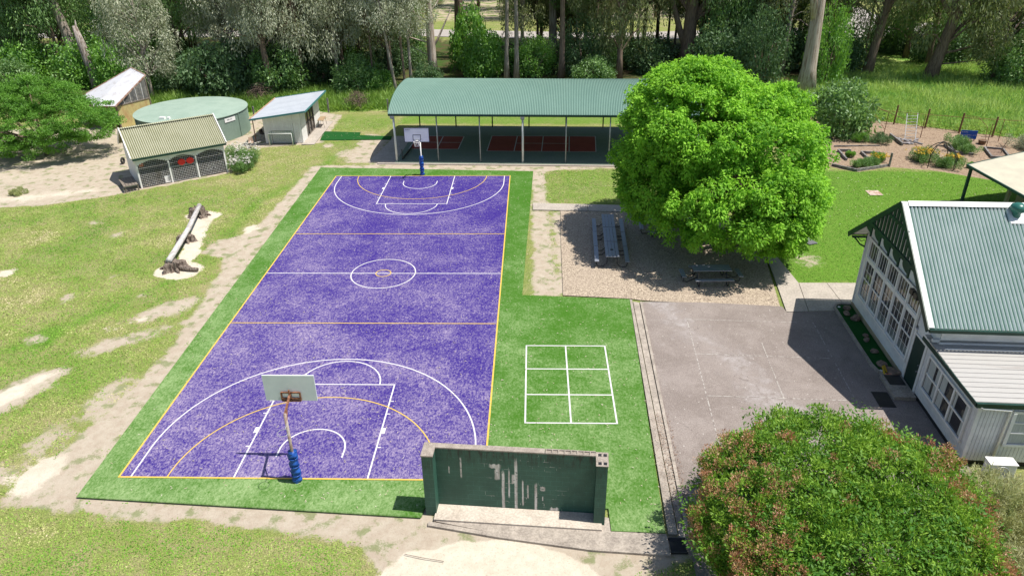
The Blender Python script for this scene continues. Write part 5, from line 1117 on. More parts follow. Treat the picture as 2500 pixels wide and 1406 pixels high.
# picket enclosure by the yard tree
def picket():
    t = thing('picket_fence', 'low rough timber picket fence under the left yard tree', 'fence', (-33.4, 44.0, GZ), math.atan2(-4.6, 5.4)); m = MB(); rr = random.Random(2)
    for k in range(40): x = k*.18; m.beam((x+rr.uniform(-.03, .03), 0, 0), (x+rr.uniform(-.06, .06), 0, .85+rr.uniform(-.1, .15)), .07, .03)
    m.build('pickets', WOOD, t); MB().beam((0, .04, .25), (7.1, .04, .25), .04, .06).beam((0, .04, .65), (7.1, .04, .65), .04, .06).build('rail', WOOD, t)
    for k in range(4): MB().box(k*2.3-.05, .06, 0, k*2.3+.05, .16, .95).build('post', WOOD, t)
picket()
fp = MB().tube([(-45.3, 64.9, -.1), (-45.3, 64.9, 1.7)], .12, 8).beam((-45.35, 64.9, 1.72), (-45.1, 64.9, 1.78), .3, .06).beam((-50, 66.5, 1.1), (-47, 65.6, 1.5), .12, .12).build('steel_post', GREYM, None); tag(fp, 'grey steel post at the far left below the dead tree', 'post')
# old back fence posts between lawn and wood
for i, (x, y, h) in enumerate(((-5.5, 52.6, 1.35), (0.5, 52.7, 1.2), (-12.0, 49.6, 1.3))):
    o = MB().beam((x, y, -.1), (x+.03, y, h), .13, .13).build('fence_post', WOOD2, None); tag(o, ('weathered grey fence post behind the white shed', 'weathered grey fence post left of the shelter roof', 'weathered fence post between the tank and the white shed')[i], 'fence post', 'old posts of the back fence')
def brush(x, y, s, label, seed):
    t = thing('brush_pile', label, 'brush pile', (x, y, GZ)); m = MB(); rr = random.Random(seed)
    for k in range(240):
        a = rr.uniform(0, 6.28); q = s*rr.uniform(.1, 1); z = rr.uniform(0, 1.5)*s*(1-q/s*.6); p = Vector((q*math.cos(a), q*math.sin(a), z)); d = Vector((rr.gauss(0, 1), rr.gauss(0, 1), rr.gauss(0, .8)))*.25*s; m.tube([p-d, p+Vector((0, 0, .1)), p+d], [.012, .02, .008], 4, False)
    m.build('twigs', mat('brown_twigs', (.13, .085, .065), (.2, .14, .11), 4), t)
brush(-2.9, 54.5, 1.25, 'round brown heap of dead branches in the long grass', 1)
brush(-14.0, 57.6, 1.4, 'dark fallen root ball behind the tank and white shed', 2)
# ------------------------------------------------------------------ weatherboard classroom
GLASSW = mat('window_glass', (0.035, 0.035, 0.04), (0.16, 0.14, 0.11), 1.3, .45, .6, .05, 0, .7)
CURT = mat('pale_curtain', (0.5, 0.52, 0.5), (0.36, 0.38, 0.37), 4, .35, .65, .9, stretch=(8, 8, .4))
BOARDS = mat('weatherboard_paint', (0.74, 0.74, 0.74), (0.62, 0.62, 0.62), 1.4, .35, .7, .6, stretch=(1, 1, 2))
MAINR_ = mat('green_tinted_zincalume', (0.36, 0.46, 0.42), (0.27, 0.38, 0.34), .45, .35, .65, .38, .35, .5)
BL = fr_(31.2, 8.78, R(-3))
def classroom():
    t = thing('school_building', 'white weatherboard classroom with green gable trim and corrugated roof', 'school building', (31.2, 8.78, 0), R(-3)); Lx = 15
    ez, rz_, hw = 3.87, 7.2, 4.55; sl_ = (rz_-ez)/hw
    MAINR = ridged('worn_sunlit_green_roof', (0.13, 0.235, 0.195), (0.56, 0.62, 0.60), 15.8/106, -.8)  # crest colour mixes worn paint with painted sun reflection; valleys dirty green
    for s_ in (-1, 1):
        a, b, c, d = (-.8, s_*hw, ez), (Lx, s_*hw, ez), (Lx, 0, rz_), (-.8, 0, rz_)
        if s_ == 1: a, b, c, d = (Lx, hw, ez), (-.8, hw, ez), (-.8, 0, rz_), (Lx, 0, rz_)
        MB().corrug(a, b, c, d, 106, .04, 8).build('roof', MAINR, t)
    FL = mat('white_flashing', (0.66, 0.67, 0.67), (0.6, 0.62, 0.62), 2, .3, .7, .5)
    f = MB()
    for s_ in (-1, 1):
        f.add([(-.86, s_*(hw+.02), ez+.05), (-.62, s_*(hw+.02), ez+.05), (-.62, 0, rz_+.055), (-.86, 0, rz_+.055), (-.86, s_*(hw+.02), ez+.035), (-.62, s_*(hw+.02), ez+.035), (-.62, 0, rz_+.04), (-.86, 0, rz_+.04)], [(0, 1, 2, 3), (7, 6, 5, 4), (0, 4, 5, 1), (1, 5, 6, 2), (3, 7, 4, 0)])
    f.build('verge_flashing', FL, t)
    f = MB()
    for s_ in (-1, 1): f.add([(-.6, 0, rz_+.085), (Lx, 0, rz_+.085), (Lx, s_*.2, rz_+.085-.2*sl_), (-.6, s_*.2, rz_+.085-.2*sl_)], [(0, 1, 2, 3)])
    f.build('ridge_cap', FL, t)
    b = MB()
    for s_ in (-1, 1): b.beam((-.84, s_*(hw+.03), ez-.09), (-.84, s_*.0, rz_-.07), .05, .24)
    b.build('barge_board', GREENT, t)
    sf = MB()
    for s_ in (-1, 1): sf.add([(-.81, s_*hw, ez-.06), (0, s_*hw, ez-.06), (0, 0, rz_-.07), (-.81, 0, rz_-.07)], [(0, 1, 2, 3)])
    sf.build('soffit', WHITE, t)
    MB().box(-.8, -hw-.14, ez-.13, Lx, -hw-.02, ez).build('gutter', GREENT, t); MB().box(-.8, hw+.02, ez-.13, Lx, hw+.14, ez).build('gutter', GREENT, t)
    # gable screen
    sc2 = MB().box(-.86, -2.6, 5.2, -.76, 2.6, 5.36).box(-.85, -1.2, 6.3, -.79, 1.2, 6.42); y = -2.3
    while y < 2.35:
        zt = rz_-.1-abs(y)*sl_-.06
        if zt > 5.45: sc2.box(-.835, y-.09, 5.37, -.795, y+.09, zt)
        y += .335
    sc2.build('gable_screen', GREENT, t)
    br = MB()
    for yb in (2.2, 1.15, .1, -.95, -2.0):
        pts = [(yb-.06+.0, 5.19), (yb-.06, 4.72), (yb+.03, 4.70), (yb+.07, 4.85)]+[(yb+.10+.56*math.sin(R(a)), 5.14-.27*math.cos(R(a))) for a in range(0, 91, 15)]+[(yb+.64, 5.19)]
        br.yzprism(pts, -.84, -.78)
    br.build('scalloped_bracket', GREENT, t)
    e = MB()
    for yy in (4.28,):
        e.box(-.06, yy-.05, 3.2, 0, yy+.05, 3.9).box(-.75, yy-.05, 3.74, 0, yy+.05, 3.82).tube([(-.03, yy, 3.25), (-.3, yy, 3.38), (-.6, yy, 3.72)], .04, 6).tube([(-.1, yy, 3.6), (-.3, yy, 3.55), (-.45, yy, 3.72)], .02, 5)
    e.build('eave_bracket', GREENT, t)
    # weatherboards of the gable wall
    wb = MB(); z = .2
    def hwz(z): return 4.25 if z <= 4.08 else max(.02, (rz_-.08-z)/sl_)
    while z < rz_-.25:
        z1_ = z+.14; y1_, y2_ = hwz(z), hwz(z1_); lo1 = 2.12 if z < 2.6 else y1_; lo2 = 2.12 if z < 2.6 else y2_
        if z > 2.6: lo1, lo2 = min(4.1, y1_), min(4.1, y2_)
        wb.add([(-.03, -lo1, z), (-.03, y1_, z), (-.003, y2_, z1_), (-.003, -lo2, z1_), (-.003, -lo1, z), (-.003, y1_, z)], [(0, 3, 2, 1), (0, 1, 5, 4)]); z = z1_
    wb.build('wall', BOARDS, t)
    MB().box(0, -4.1, .0, Lx, -4.0, 3.85).box(0, 4.15, 0, Lx, 4.25, 3.9).box(.0, -4.0, 0, .1, 4.15, 3.9).build('side_wall', WHITE, t)
    MB().box(-.07, -2.15, 0, -.002, 4.27, .2).build('plinth', mat('tan_plinth', (.42, .34, .22), (.34, .27, .18), 3), t)
    MB().box(-.06, 4.2, .2, .0, 4.29, 3.9).box(-.055, -2.2, .2, 0, -2.13, 2.9).box(-.07, -2.6, 3.93, 0, 4.2, 3.99).build('corner_trim', WHITE, t)
    # window bank
    y0, y1, z0, z1w = -2.22, 3.66, .95, 3.9
    wn = MB().box(-.05, y0, z0, -.02, y1, z1w).build('window_bank', GLASSW, t)
    fm = MB().box(-.15, y0-.1, z0-.09, -.04, y1+.1, z0).box(-.13, y0-.09, z1w, -.04, y1+.09, z1w+.09).box(-.12, y0, 2.88, -.045, y1, 3.05); n = 5; bw = (y1-y0)/n
    for i in range(n+1): yy = y0+bw*i; fm.box(-.135, yy-.06, z0, -.05, yy+.06, z1w)
    fm.build('window_frame', WHITE, wn)
    ss = MB(); mu = MB()
    for i in range(n):
        a, b_ = y0+bw*i+.06, y0+bw*(i+1)-.06
        for (p, q, bars, rows, xo) in ((z0, 1.93, 3, 2, -.075), (1.93, 2.88, 3, 2, -.095), (3.05, z1w, 4, 1, -.085)):
            ss.box(xo, a, p, xo+.03, a+.045, q).box(xo, b_-.045, p, xo+.03, b_, q).box(xo-.002, a+.046, p, xo+.028, b_-.046, p+.05).box(xo-.002, a+.046, q-.045, xo+.028, b_-.046, q)
            for k in range(1, bars): yy = a+(b_-a)*k/bars; mu.box(xo+.002, yy-.011, p+.05, xo+.02, yy+.011, q-.045)
            for k in range(1, rows): zz = p+(q-p)*k/rows; mu.box(xo, a+.046, zz-.011, xo+.0015, b_-.046, zz+.011)
    ss.build('window_sash', WHITE, wn); mu.build('glazing_bars', WHITE, wn)
    bl_ = MB()
    for i in range(n): bl_.box(-.053, y0+bw*i+.1, z0+.05, -.051, y0+bw*(i+1)-.1, 1.35)
    bl_.build('lower_blind', mat('frosted_blind', (.22, .25, .24), (.12, .14, .14), 5, .4, .6, .3), wn)
    # lower annex: same front plane
    ya, yb = -7.6, -2.2
    door = MB().box(-.05, -3.35, .12, -.01, -2.42, 2.32).build('door', mat('deep_green_door', (.008, .03, .024), (.012, .04, .032), 2, .3, .7, .5), t)
    MB().box(-.07, -2.41, .1, .0, -2.22, 2.55).box(-.07, -3.5, .1, 0, -3.36, 2.42).box(-.07, -3.35, 2.33, 0, -2.42, 2.42).build('door_frame', WHITE, door)
    MB().tube([(-.1, -3.27, 1.05), (-.05, -3.27, 1.05)], .03, 8).tube([(-.1, -3.27, 1.35), (-.05, -3.27, 1.35)], .02, 8).build('door_handle', GREYM, door)
    aw = MB(); vboards(aw, (-.0, ya), (-.0, -3.5), .15, lambda q: 2.62, .13, .022, (-1, 0)); vboards(aw, (0.0, ya), (Lx, ya), .15, 2.68, .13, .022, (0, -1)); aw.box(.0, -3.5, 2.42, .03, -2.2, 2.84).box(-.028, -3.5, 2.43, -.002, -2.45, 2.72)
    aw.build('annex_wall', BOARDS, t)
    MB().box(.03, ya+.03, -.05, Lx, -4.1, .15).box(-.01, ya-.01, -.05, .02, -3.5, .15).build('base_gap', BLACK, t)
    MB().box(-.035, ya-.035, .1, .08, ya+.0, 2.66).build('corner_trim', WHITE, t)
    # annex window band of three bays
    y0, y1, z0, z1w = -7.2, -3.95, .78, 2.18
    w2 = MB().box(-.05, y0, z0, -.03, y1, z1w).build('annex_window', GLASSW, t); fm = MB().box(-.12, y0-.1, z0-.09, -.03, y1+.1, z0).box(-.1, y0-.08, z1w, -.03, y1+.08, z1w+.09).box(-.1, y0-.08, z0, -.03, y0, z1w).box(-.1, y1, z0, -.03, y1+.08, z1w)
    for k in (1, 2): yy = y0+(y1-y0)*k/3; fm.box(-.11, yy-.05, z0, -.051, yy+.05, z1w)
    for k in range(3): a, b_ = y0+(y1-y0)*k/3+.05, y0+(y1-y0)*(k+1)/3-.05; fm.box(-.09, a, 1.44, -.051, b_, 1.51)
    fm.build('window_frame', WHITE, w2)
    for (a, b_) in ((-4.5, -4.0), (-4.95, -4.68), (-5.5, -5.12), (-6.35, -6.2), (-7.15, -6.98)): MB().box(-.054, a, z0+.04, -.051, b_, z1w-.04).build('curtain', CURT, w2)
    # annex roof
    rb = [(0, 0), (.06, 0), (.1, 1), (.18, 1), (.22, 0)]
    LR = mat('pale_ribbed_roof', (0.40, 0.385, 0.365), (0.30, 0.27, 0.25), 1.2, .5, .75, .6, stretch=(.4, 2.5, 1), fine=.06)
    MB().corrug((Lx, ya-.12, 2.80), (Lx, -3.42, 2.93), (-.26, -3.42, 2.93), (-.26, ya-.12, 2.80), 15, -.03, 1, [(a, h_) for a, h_ in rb]).build('annex_roof', LR, t)
    MB().box(-.26, ya-.24, 2.64, Lx, ya-.13, 2.82).build('annex_gutter', GREENT, t)
    MB().box(-.3, ya-.2, 2.68, -.265, -3.4, 2.84).build('annex_fascia', GREENT, t)
    MB().box(-.262, -4.1, 2.99, Lx, -3.98, 3.1).build('flashing', FL, t)
    MB().tube([(-.1, ya-.2, 2.66), (.0, ya-.2, 2.6), (.95, ya-.2, 2.55), (1.02, ya-.12, 2.45), (1.0, ya-.08, .0)], .045, 10).build('downpipe', WHITE, t, smooth=True)
    MB().tube([(0.0, -4.6, 3.0), (Lx, -4.6, 3.05)], .025, 8).build('pipe', FL, t)
    MB().tube([(2.55, -6.35, 2.84), (2.55, -6.35, 3.15), (2.75, -5.75, 3.5)], .055, 10).build('vent_pipe', WHITE, t, smooth=True)
    MB().tube([(3.9, -4.35, 2.95), (3.95, -4.2, 3.7)], .045, 8).build('wall_downpipe', WHITE, t)
    # near wall window
    w3 = MB().box(1.25, ya-.05, 1.0, 6.0, ya-.035, 2.35).build('end_window', GLASSW, t); fm = MB().box(1.15, ya-.12, .9, 6.1, ya-.03, 1.0).box(1.15, ya-.1, 2.35, 6.1, ya-.03, 2.44)
    for x in (1.15, 2.75, 4.4, 6.0): fm.box(x, ya-.11, 1.0, x+.12, ya-.03, 2.35)
    for z in (1.45, 1.9): fm.box(1.28, ya-.08, z, 2.74, ya-.052, z+.04).box(2.88, ya-.08, z, 4.39, ya-.052, z+.04)
    fm.build('window_frame', WHITE, w3); MB().box(1.3, ya-.054, 1.02, 2.7, ya-.051, 2.33).build('curtain', CURT, w3)
    # roof ventilator
    x, y = 3.55, -.42; v = MB(); n = 20; prf = [(.16, 0), (.16, .18), (.2, .2), (.27, .3), (.29, .4), (.25, .5), (.13, .57), (.01, .59)]; vs = []
    zb = rz_-abs(y)*sl_
    for (q, z) in prf:
        for k in range(n): a = 2*math.pi*k/n; qq = q*(1+(.07 if k % 2 else 0)*(1 if .2 < z < .55 else 0)); vs.append((x+qq*math.cos(a), y+qq*math.sin(a), zb-.05+z))
    v.add(vs, [(j*n+k, j*n+(k+1) % n, (j+1)*n+(k+1) % n, (j+1)*n+k) for j in range(len(prf)-1) for k in range(n)]); vv = v.build('ventilator', mat('teal_ventilator', (.02, .11, .09), (.04, .16, .13), 3, .3, .7, .3), t, smooth=True)
    MB().add([(x-.3, y-.35, zb+.04-.35*sl_), (x+.3, y-.35, zb+.04-.35*sl_), (x+.3, y+.3, zb+.05+.3*sl_), (x-.3, y+.3, zb+.05+.3*sl_)], [(0, 1, 2, 3)]).build('base_flashing', FL, vv)
    fl_ = MB().box(-.3, -2.2, 3.96, -.04, -2.12, 4.04).box(-.52, -2.55, 3.98, -.36, -2.25, 4.2).box(-.52, -2.15, 3.98, -.36, -1.85, 4.2).tube([(-.3, -2.5, 3.95), (-.3, -1.85, 3.95)], .03, 6); fl_.build('floodlight', BLACK, t)
classroom()
# turf strip planter with rocks
PL = [BL(-.09, 4.23), BL(-.55, 4.26), BL(-.85, 4.15), BL(-1.0, 3.85), BL(-1.0, .6), BL(-.98, -1.3), BL(-.85, -1.9), BL(-.5, -2.15), BL(-.09, -2.2)]
struct('planter_turf', MB().prism(PL, GZ, .02), TLAWN, 'dark green turf strip along the classroom wall')
kb = MB()
for i in range(len(PL)-1):
    if i in (0, 1, 2, 3, 4, 5, 6, 7): kb.beam((*PL[i], .02), (*PL[i+1], .02), .11, .14-.002*i)
struct('planter_kerb', kb, CONCD, 'rounded concrete kerb round the turf strip')
ROCK = mat('brown_rock', (.17, .12, .095), (.28, .2, .15), 5, .4, .6, .9, bmp=.6, bscale=15)
rr = random.Random(11)
for i, (X, Y, s_) in enumerate(((-.45, 3.75, .2), (-.62, 3.2, .2), (-.35, 2.7, .27), (-.4, 1.15, .14), (-.5, .75, .17), (-.5, -.25, .18), (-.55, -1.35, .26), (-.38, -1.75, .22), (-.3, -2.05, .3))):
    x, y = BL(X, Y); m = MB(); n = 9; vs = []
    for (f, q) in ((-.2, .8), (.25, 1.0), (.7, .7)):
        for k in range(n): a = 2*math.pi*k/n; w_ = s_*q*(1+rr.uniform(-.18, .18)); vs.append((w_*math.cos(a), w_*.8*math.sin(a), .02+s_*f*(1+rr.uniform(-.1, .1))))
    vs.append((0, 0, s_*.85)); m.add(vs, [(j*n+k, j*n+(k+1) % n, (j+1)*n+(k+1) % n, (j+1)*n+k) for j in range(2) for k in range(n)]+[(2*n+k, 2*n+(k+1) % n, 3*n) for k in range(n)])
    o = m.build('rock', ROCK, None); o.location = (x, y, .02); o.rotation_euler = (0, 0, rr.uniform(0, 6))
    tag(o, ('brown rock in the turf strip, the one nearest the path corner', 'second rock from the path corner in the turf strip', 'large rock, third from the path corner in the turf strip', 'small upper rock of the pair midway along the turf strip', 'lower rock of the pair midway along the turf strip', 'lone rock between the middle pair and the step', 'wide brown rock by the white disc near the step', 'dark rock behind the yellow toy near the step', 'big tan rock at the step end of the turf strip')[i], 'rock', 'rocks on the turf strip')
st = thing('door_step', 'low concrete step with black mat at the green door', 'step', (*BL(-.5, -2.9), -.03), R(-3))
MB().box(-.45, -.95, 0, .42, .68, .19).build('landing', CONCD, st, bevel=.01); MB().box(-.33, -.1, .192, .33, .62, .205).build('mat', BLACK, st)
dm = MB().box(-.33, -.55, 0, .33, .5, .015).build('door_mat', BLACK, None); dm.location = (*BL(-1.35, -3.8), -.026); dm.rotation_euler = (0, 0, R(-3)); tag(dm, 'large black rubber mat on the asphalt near the step', 'mat')
YEL = mat('yellow_plastic', (.6, .42, .03), (.5, .33, .02), 4); ORG = mat('orange_plastic_toy', (.6, .14, .05), (.55, .3, .22), 4)
ty2 = thing('toy_digger', 'yellow and orange plastic toy lying by the step', 'toy', (*BL(-.68, -1.95), .08), .4)
MB().tube([(0, .15, .25), (-.05, -.05, .02), (-.12, -.22, .0)], .04, 7).tube([(.08, .15, .25), (.1, -.05, .02)], .04, 7).build('body', YEL, ty2); MB().tube([(-.15, -.2, .05), (.15, -.3, .06)], .035, 7).tube([(-.05, -.35, .02), (.2, -.42, .02)], .04, 7).build('shovel', ORG, ty2)
for i, (X, Y) in enumerate(((-.75, 3.95), (-.72, -1.75))):
    o = MB().tube([(0, 0, 0), (0, 0, .015)], .07, 12).build('white_disc', WHITE, None); o.location = (*BL(X, Y), .022); tag(o, ('white disc on the turf strip at the path corner', 'white disc on the turf strip near the step')[i], 'disc')
ac = thing('air_unit', 'white outdoor air conditioner box against the annex end wall', 'air conditioner', (*BL(.45, -8.4), 0), R(-3))
MB().box(-.05, -.2, .15, .85, .2, .78).build('cabinet', WHITE, ac, bevel=.02); MB().box(-.07, -.22, .783, .87, .22, .81).build('top_cover', WHITE, ac); MB().ring((.35, -.22, .47), .25, .012, 'y', 24, 5).ring((.35, -.22, .47), .12, .01, 'y', 18, 5).build('fan_grille', GREYM, ac)
MB().box(.0, -.2, 0, .12, .2, .148).box(.7, -.2, 0, .82, .2, .148).build('foot', CONC, ac)
# lids and drains
mh = MB().box(-.3, -.42, 0, .3, .42, .02).build('pit_cover', mat('dark_grate', (.06, .06, .065), (.2, .2, .21), 30, .4, .6, .6), None); mh.location = (31.9, 21.0, -.045); mh.rotation_euler = (0, 0, .35); tag(mh, 'dark metal pit cover in the lawn right of the leafy tree', 'drain cover')
sb_ = MB().box(-.45, -.55, 0, .45, .4, .02).build('stone_slab', mat('pale_slab', (.5, .4, .34), (.35, .2, .14), 4, .45, .6), None); sb_.location = (39.2, 29.4, -.05); tag(sb_, 'pale broken slab lying in the middle of the lawn', 'slab')
dg = thing('drain_grate', 'dark barred drain grate at the end of the dish drain', 'drain', (19.55, -3.15, -.02)); m = MB()
for k in range(14): m.box(.02+k*.034, .0, .0, .036+k*.034, .56, .02)
m.build('bars', BLACK, dg); MB().box(-.02, -.03, -.05, .52, .0, .025).box(-.02, .56, -.05, .52, .6, .025).box(.0, 0, -.05, .5, .56, -.03).build('frame', BLACK, dg)
wire = MB().tube([(11.0, -3.35, -.03), (11.6, -3.5, -.02), (12.3, -3.62, -.03)], .012, 5).build('stick', WOOD, None); tag(wire, 'thin stick lying on the pale sand', 'stick')
# ------------------------------------------------------------------ cream carport at the upper right
def carport():
    t = thing('carport', 'cream corrugated roofed carport with green post behind the classroom', 'carport', (44.45, 27.7, GZ)); CR = mat('cream_corrugated_roof', (0.44, 0.41, 0.31), (0.38, 0.35, 0.27), .8, .35, .65, .6); DK = mat('dark_green_trim', (.03, .075, .065), (.04, .09, .08), 3)
    z = 2.75; a, b, c, d = (-.55, -.45, z), (-.2, -7.6, z), (12, -7.4, z+.2), (12, .6, z+.8)
    # ribs run along x; front edge from a to b
    MB().corrug(b, a, (4.0, 1.2, z+.35), (4.0, -7.4, z+.1), 60, .02, 2).build('roof', CR, t)
    MB().corrug((4.0, -7.4, z+.1), (4.0, 1.2, z+.35), (14, 4.0, z+.9), (14, -7.4, z+.1), 60, .02, 2).build('roof', CR, t)
    MB().beam((-.6, -.4, z-.04), (-.25, -7.7, z-.04), .08, .16).beam((-.6, -.42, z-.03), (4.0, 1.22, z+.32), .06, .12).build('fascia', DK, t)
    MB().beam((0, 0, 0), (0, 0, z-.1), .16, .16).build('post', DK, t)
    w_ = MB().corrug((2.0, -2.3, 0), (2.3, -8.5, 0), (2.3, -8.5, 2.7), (2.0, -2.3, 2.7), 1, .0).build('wall', mat('cream_cladding', (.42, .38, .29), (.36, .32, .24), 2, .35, .65), t)
    m = MB()
    for k in range(22): m.beam((1.97, -2.32, .08+k*.12), (2.27, -8.5, .08+k*.12), .02, .05)
    m.build('cladding', w_.data.materials[0], t); MB().beam((1.7, -1.9, 0), (1.7, -1.9, 2.6), .2, .2).build('cream_post', w_.data.materials[0], t)
carport()
# ------------------------------------------------------------------ vegetable garden
def sleepers(label, pts, h=.2, w_=.13, closed=False, soil=None, cat='garden bed'):
    t = thing('garden_bed', label, cat, (pts[0][0], pts[0][1], GZ)); m = MB(); P = list(pts)+([pts[0]] if closed else [])
    for i in range(len(P)-1): m.beam((P[i][0]-pts[0][0], P[i][1]-pts[0][1], h/2), (P[i+1][0]-pts[0][0], P[i+1][1]-pts[0][1], h/2), w_, h-.004*i)
    m.build('edging', WOOD2, t)
    if soil: MB().sheet([(x-pts[0][0], y-pts[0][1]) for x, y in soil], .05).build('soil', SOILD, t)
    return t
SOILD = mat('garden_soil', (.14, .09, .065), (.26, .18, .13), 7, .4, .6, .95, bmp=.8, bscale=25)
SOILP = mat('straw_soil', (.45, .38, .2), (.34, .26, .17), 6, .4, .6, .95)
sleepers('near angled garden bed edged with grey sleepers along the lawn', [(38.4, 35.35), (39.75, 34.0), (42.65, 35.15)])
sleepers('open timber framed plot with straw nearest the leafy tree', [(40.7, 36.5), (40.0, 36.6), (40.25, 39.1), (41.25, 39.0), (41.15, 36.6)][1:4])
sleepers('second timber framed plot, right of the straw plot', [(41.75, 36.2), (41.9, 38.55), (43.15, 38.35), (43.0, 36.6)])
sleepers('diagonal sleeper edge with grey stones beyond the ladder', [(46.35, 43.5), (46.15, 40.6)], .25)
sleepers('square dark soil bed at the right of the garden', [(52.4, 39.65), (51.6, 37.15), (52.85, 36.75), (53.65, 39.2)], closed=True, soil=[(52.4, 39.65), (51.6, 37.15), (52.85, 36.75), (53.65, 39.2)][::-1])
sleepers('angled sleeper edge under the bush by the blue sign', [(49.55, 40.5), (49.35, 38.4), (50.6, 37.9)])
sleepers('thin timber edge of the rear garden plot', [(40.4, 40.4), (44.2, 40.5)], .1, .08)
def post_fence():
    t = thing('garden_fence', 'wire fence with brown timber posts between garden and meadow', 'fence', (46.2, 48.6, GZ)); P = [(46.19, 48.6), (48.31, 47.27), (50.47, 45.86), (52.73, 44.36), (54.9, 43.06), (57.4, 41.5), (60, 39.9)]
    for (x, y) in P: MB().tube([(x-46.2, y-48.6, -.1), (x-46.2+.04, y-48.6, 1.75)], .075, 8).build('post', BROWNPOST, t)
    m = MB()
    for z in (.15, .45, .75, 1.05, 1.35):
        for i in range(len(P)-1): m.tube([(P[i][0]-46.2, P[i][1]-48.6, z), (P[i+1][0]-46.2, P[i+1][1]-48.6, z)], .008, 3, False)
    m.tube([(-4.5, 1.5, 1.0), (0, 0, 1.3)], .008, 3, False)
    m.build('wire', RUST, t)
    MB().tube([(0, 0, 1.5), (-1.9, .9, .3)], .04, 6).tube([(0, 0, 1.6), (3.3, -4.6, .5)], .03, 6).build('stay', BROWNPOST, t)
post_fence()
def pipe_frame():
    t = thing('pipe_frame', 'rusty pipe frame carrying bird mesh over the garden beds', 'frame', (45.9, 43.6, GZ)); B0 = (45.9, 43.6)
    P = [(45.0, 44.9), (45.9, 43.7), (48.7, 42.9), (51.9, 42.85), (52.8, 40.1), (54.6, 41.6)]
    for i, (x, y) in enumerate(P): MB().tube([(x-B0[0], y-B0[1], 0), (x-B0[0], y-B0[1], 1.95)], .028, 6).build('post', RUST, t)
    Q = [(x-B0[0], y-B0[1], 1.95) for x, y in [(44.0, 45.6), (48.7, 43.2), (52.2, 41.9), (57.5, 40.4)]]
    MB().tube(Q, .02, 6).tube([(P[0][0]-B0[0], P[0][1]-B0[1], 1.9), (P[1][0]-B0[0], P[1][1]-B0[1], .5)], .02, 5).tube([(51.9-B0[0], 42.85-B0[1], 1.95), (52.9-B0[0], 42.4-B0[1], 1.9), (53.3-B0[0], 41.5-B0[1], 1.3), (53.3-B0[0], 41.2-B0[1], 0)], .02, 6).build('rail', RUST, t)
pipe_frame()
ld = thing('ladder', 'grey aluminium ladder standing up in the garden', 'ladder', (47.1, 42.3, GZ)); m = MB().beam((0, 0, 0), (.45, 1.5, 1.9), .05, .04).beam((.95, .1, 0), (1.4, 1.6, 1.9), .05, .04)
for k in range(8): f = (k+1)/9; m.tube([(.45*f, 1.5*f, 1.9*f), (.95+.45*f, .1+1.5*f, 1.9*f)], .018, 6)
m.build('rails_and_rungs', GREYM, ld)
def arch():
    t = thing('garden_arch', 'black domed pipe arch trellis over the marigold bed', 'trellis', (46.5, 35.3, GZ)); m = MB()
    for (a, b_) in (((-1.0, -.5), (1.0, .9)), ((-.7, .9), (.85, -.9)), ((-.2, 1.0), (.55, -1.25))):
        pts = [(a[0], a[1], 0), (a[0], a[1], .9)]
        for k in range(1, 10): f = k/10; pts.append((a[0]+(b_[0]-a[0])*f, a[1]+(b_[1]-a[1])*f, .9+.95*math.sin(math.pi*f)**.8))
        m.tube(pts+[(b_[0], b_[1], .9), (b_[0], b_[1], 0)], .032, 7)
    m.build('hoops', BLACK, t, smooth=True)
arch()
def garden_sign():
    t = thing('garden_sign', 'blue garden sign board with white lettering behind two tubs', 'sign', (52.2, 42.0, GZ), R(-13)); BLUE = mat('blue_sign', (.01, .07, .36), (.012, .09, .42), 3, .3, .7, .4)
    MB().box(-.62, -.02, .15, .66, .02, .88).build('board', BLUE, t, bevel=.004)
    for x in (-.5, .55): MB().box(x-.03, .022, 0, x+.03, .06, .8).build('leg', BLACK, t)
    for (s_, z, sz) in (('Garden Club', .7, .09), ('Back Yard Wilderness Garden', .46, .095)):
        c = bpy.data.curves.new('lettering', 'FONT'); c.body = s_; c.size = sz; c.extrude = .002; o = textmesh(c, WHITE); o.parent = t; o.location = (-.56, -.025, z); o.rotation_euler = (R(90), 0, 0)
garden_sign()
for i, (x, y) in enumerate(((51.75, 41.1), (52.9, 40.95))):
    t = thing('wooden_tub', ('left timber tub in front of the blue sign', 'right timber tub in front of the blue sign')[i], 'planter', (x, y, GZ)); MB().tube([(0, 0, 0), (0, 0, .35)], [.26, .32], 14).build('barrel', BROWNPOST, t); MB().ring((0, 0, .35), .31, .025).build('rim', WOOD, t)
# garden plants
def tuft(x, y, s, h, m, label, seed, petal=None, per=260, fl=.0, name='garden_plant'):
    t = thing(name, label, 'plant', (x, y, GZ)); r_ = np.random.default_rng(seed); k = 22; cen = np.stack([r_.normal(size=k)*s*.42, r_.normal(size=k)*s*.42, h*(.2+.6*r_.random(k))], 1)
    addleaf('foliage', [clumps(cen, .28*s*np.ones(k), per//3*2, .11, .035, up=.2, droop=-.6, flat=1.3, r=r_)], m, t)
    if petal is not None:
        n = 120; q = np.stack([r_.normal(size=n)*s*.45, r_.normal(size=n)*s*.45, h*(.75+.3*r_.random(n))], 1); addleaf('flowers', [clumps(q, .05*np.ones(n), 7, .09, .08, up=.8, droop=0, flat=.4, r=r_)], petal, t)
    MB().tube([(0, 0, -.03), (0, 0, h*.5)], .03, 5).build('stem', WOOD, t); return t
tuft(45.9, 36.6, 1.0, .9, LMIDG, 'yellow flowering bush left of the black arch', 51, PETY, 420)
tuft(46.9, 35.0, .95, .7, LMIDG, 'low green plant inside the black arch', 52, None, 360)
tuft(48.0, 36.0, .6, .6, LMIDG, 'small yellow flowers right of the black arch', 53, PETY)
tuft(43.2, 41.9, .7, .7, LBRIG, 'pale green herb clump in the rear plot', 54)
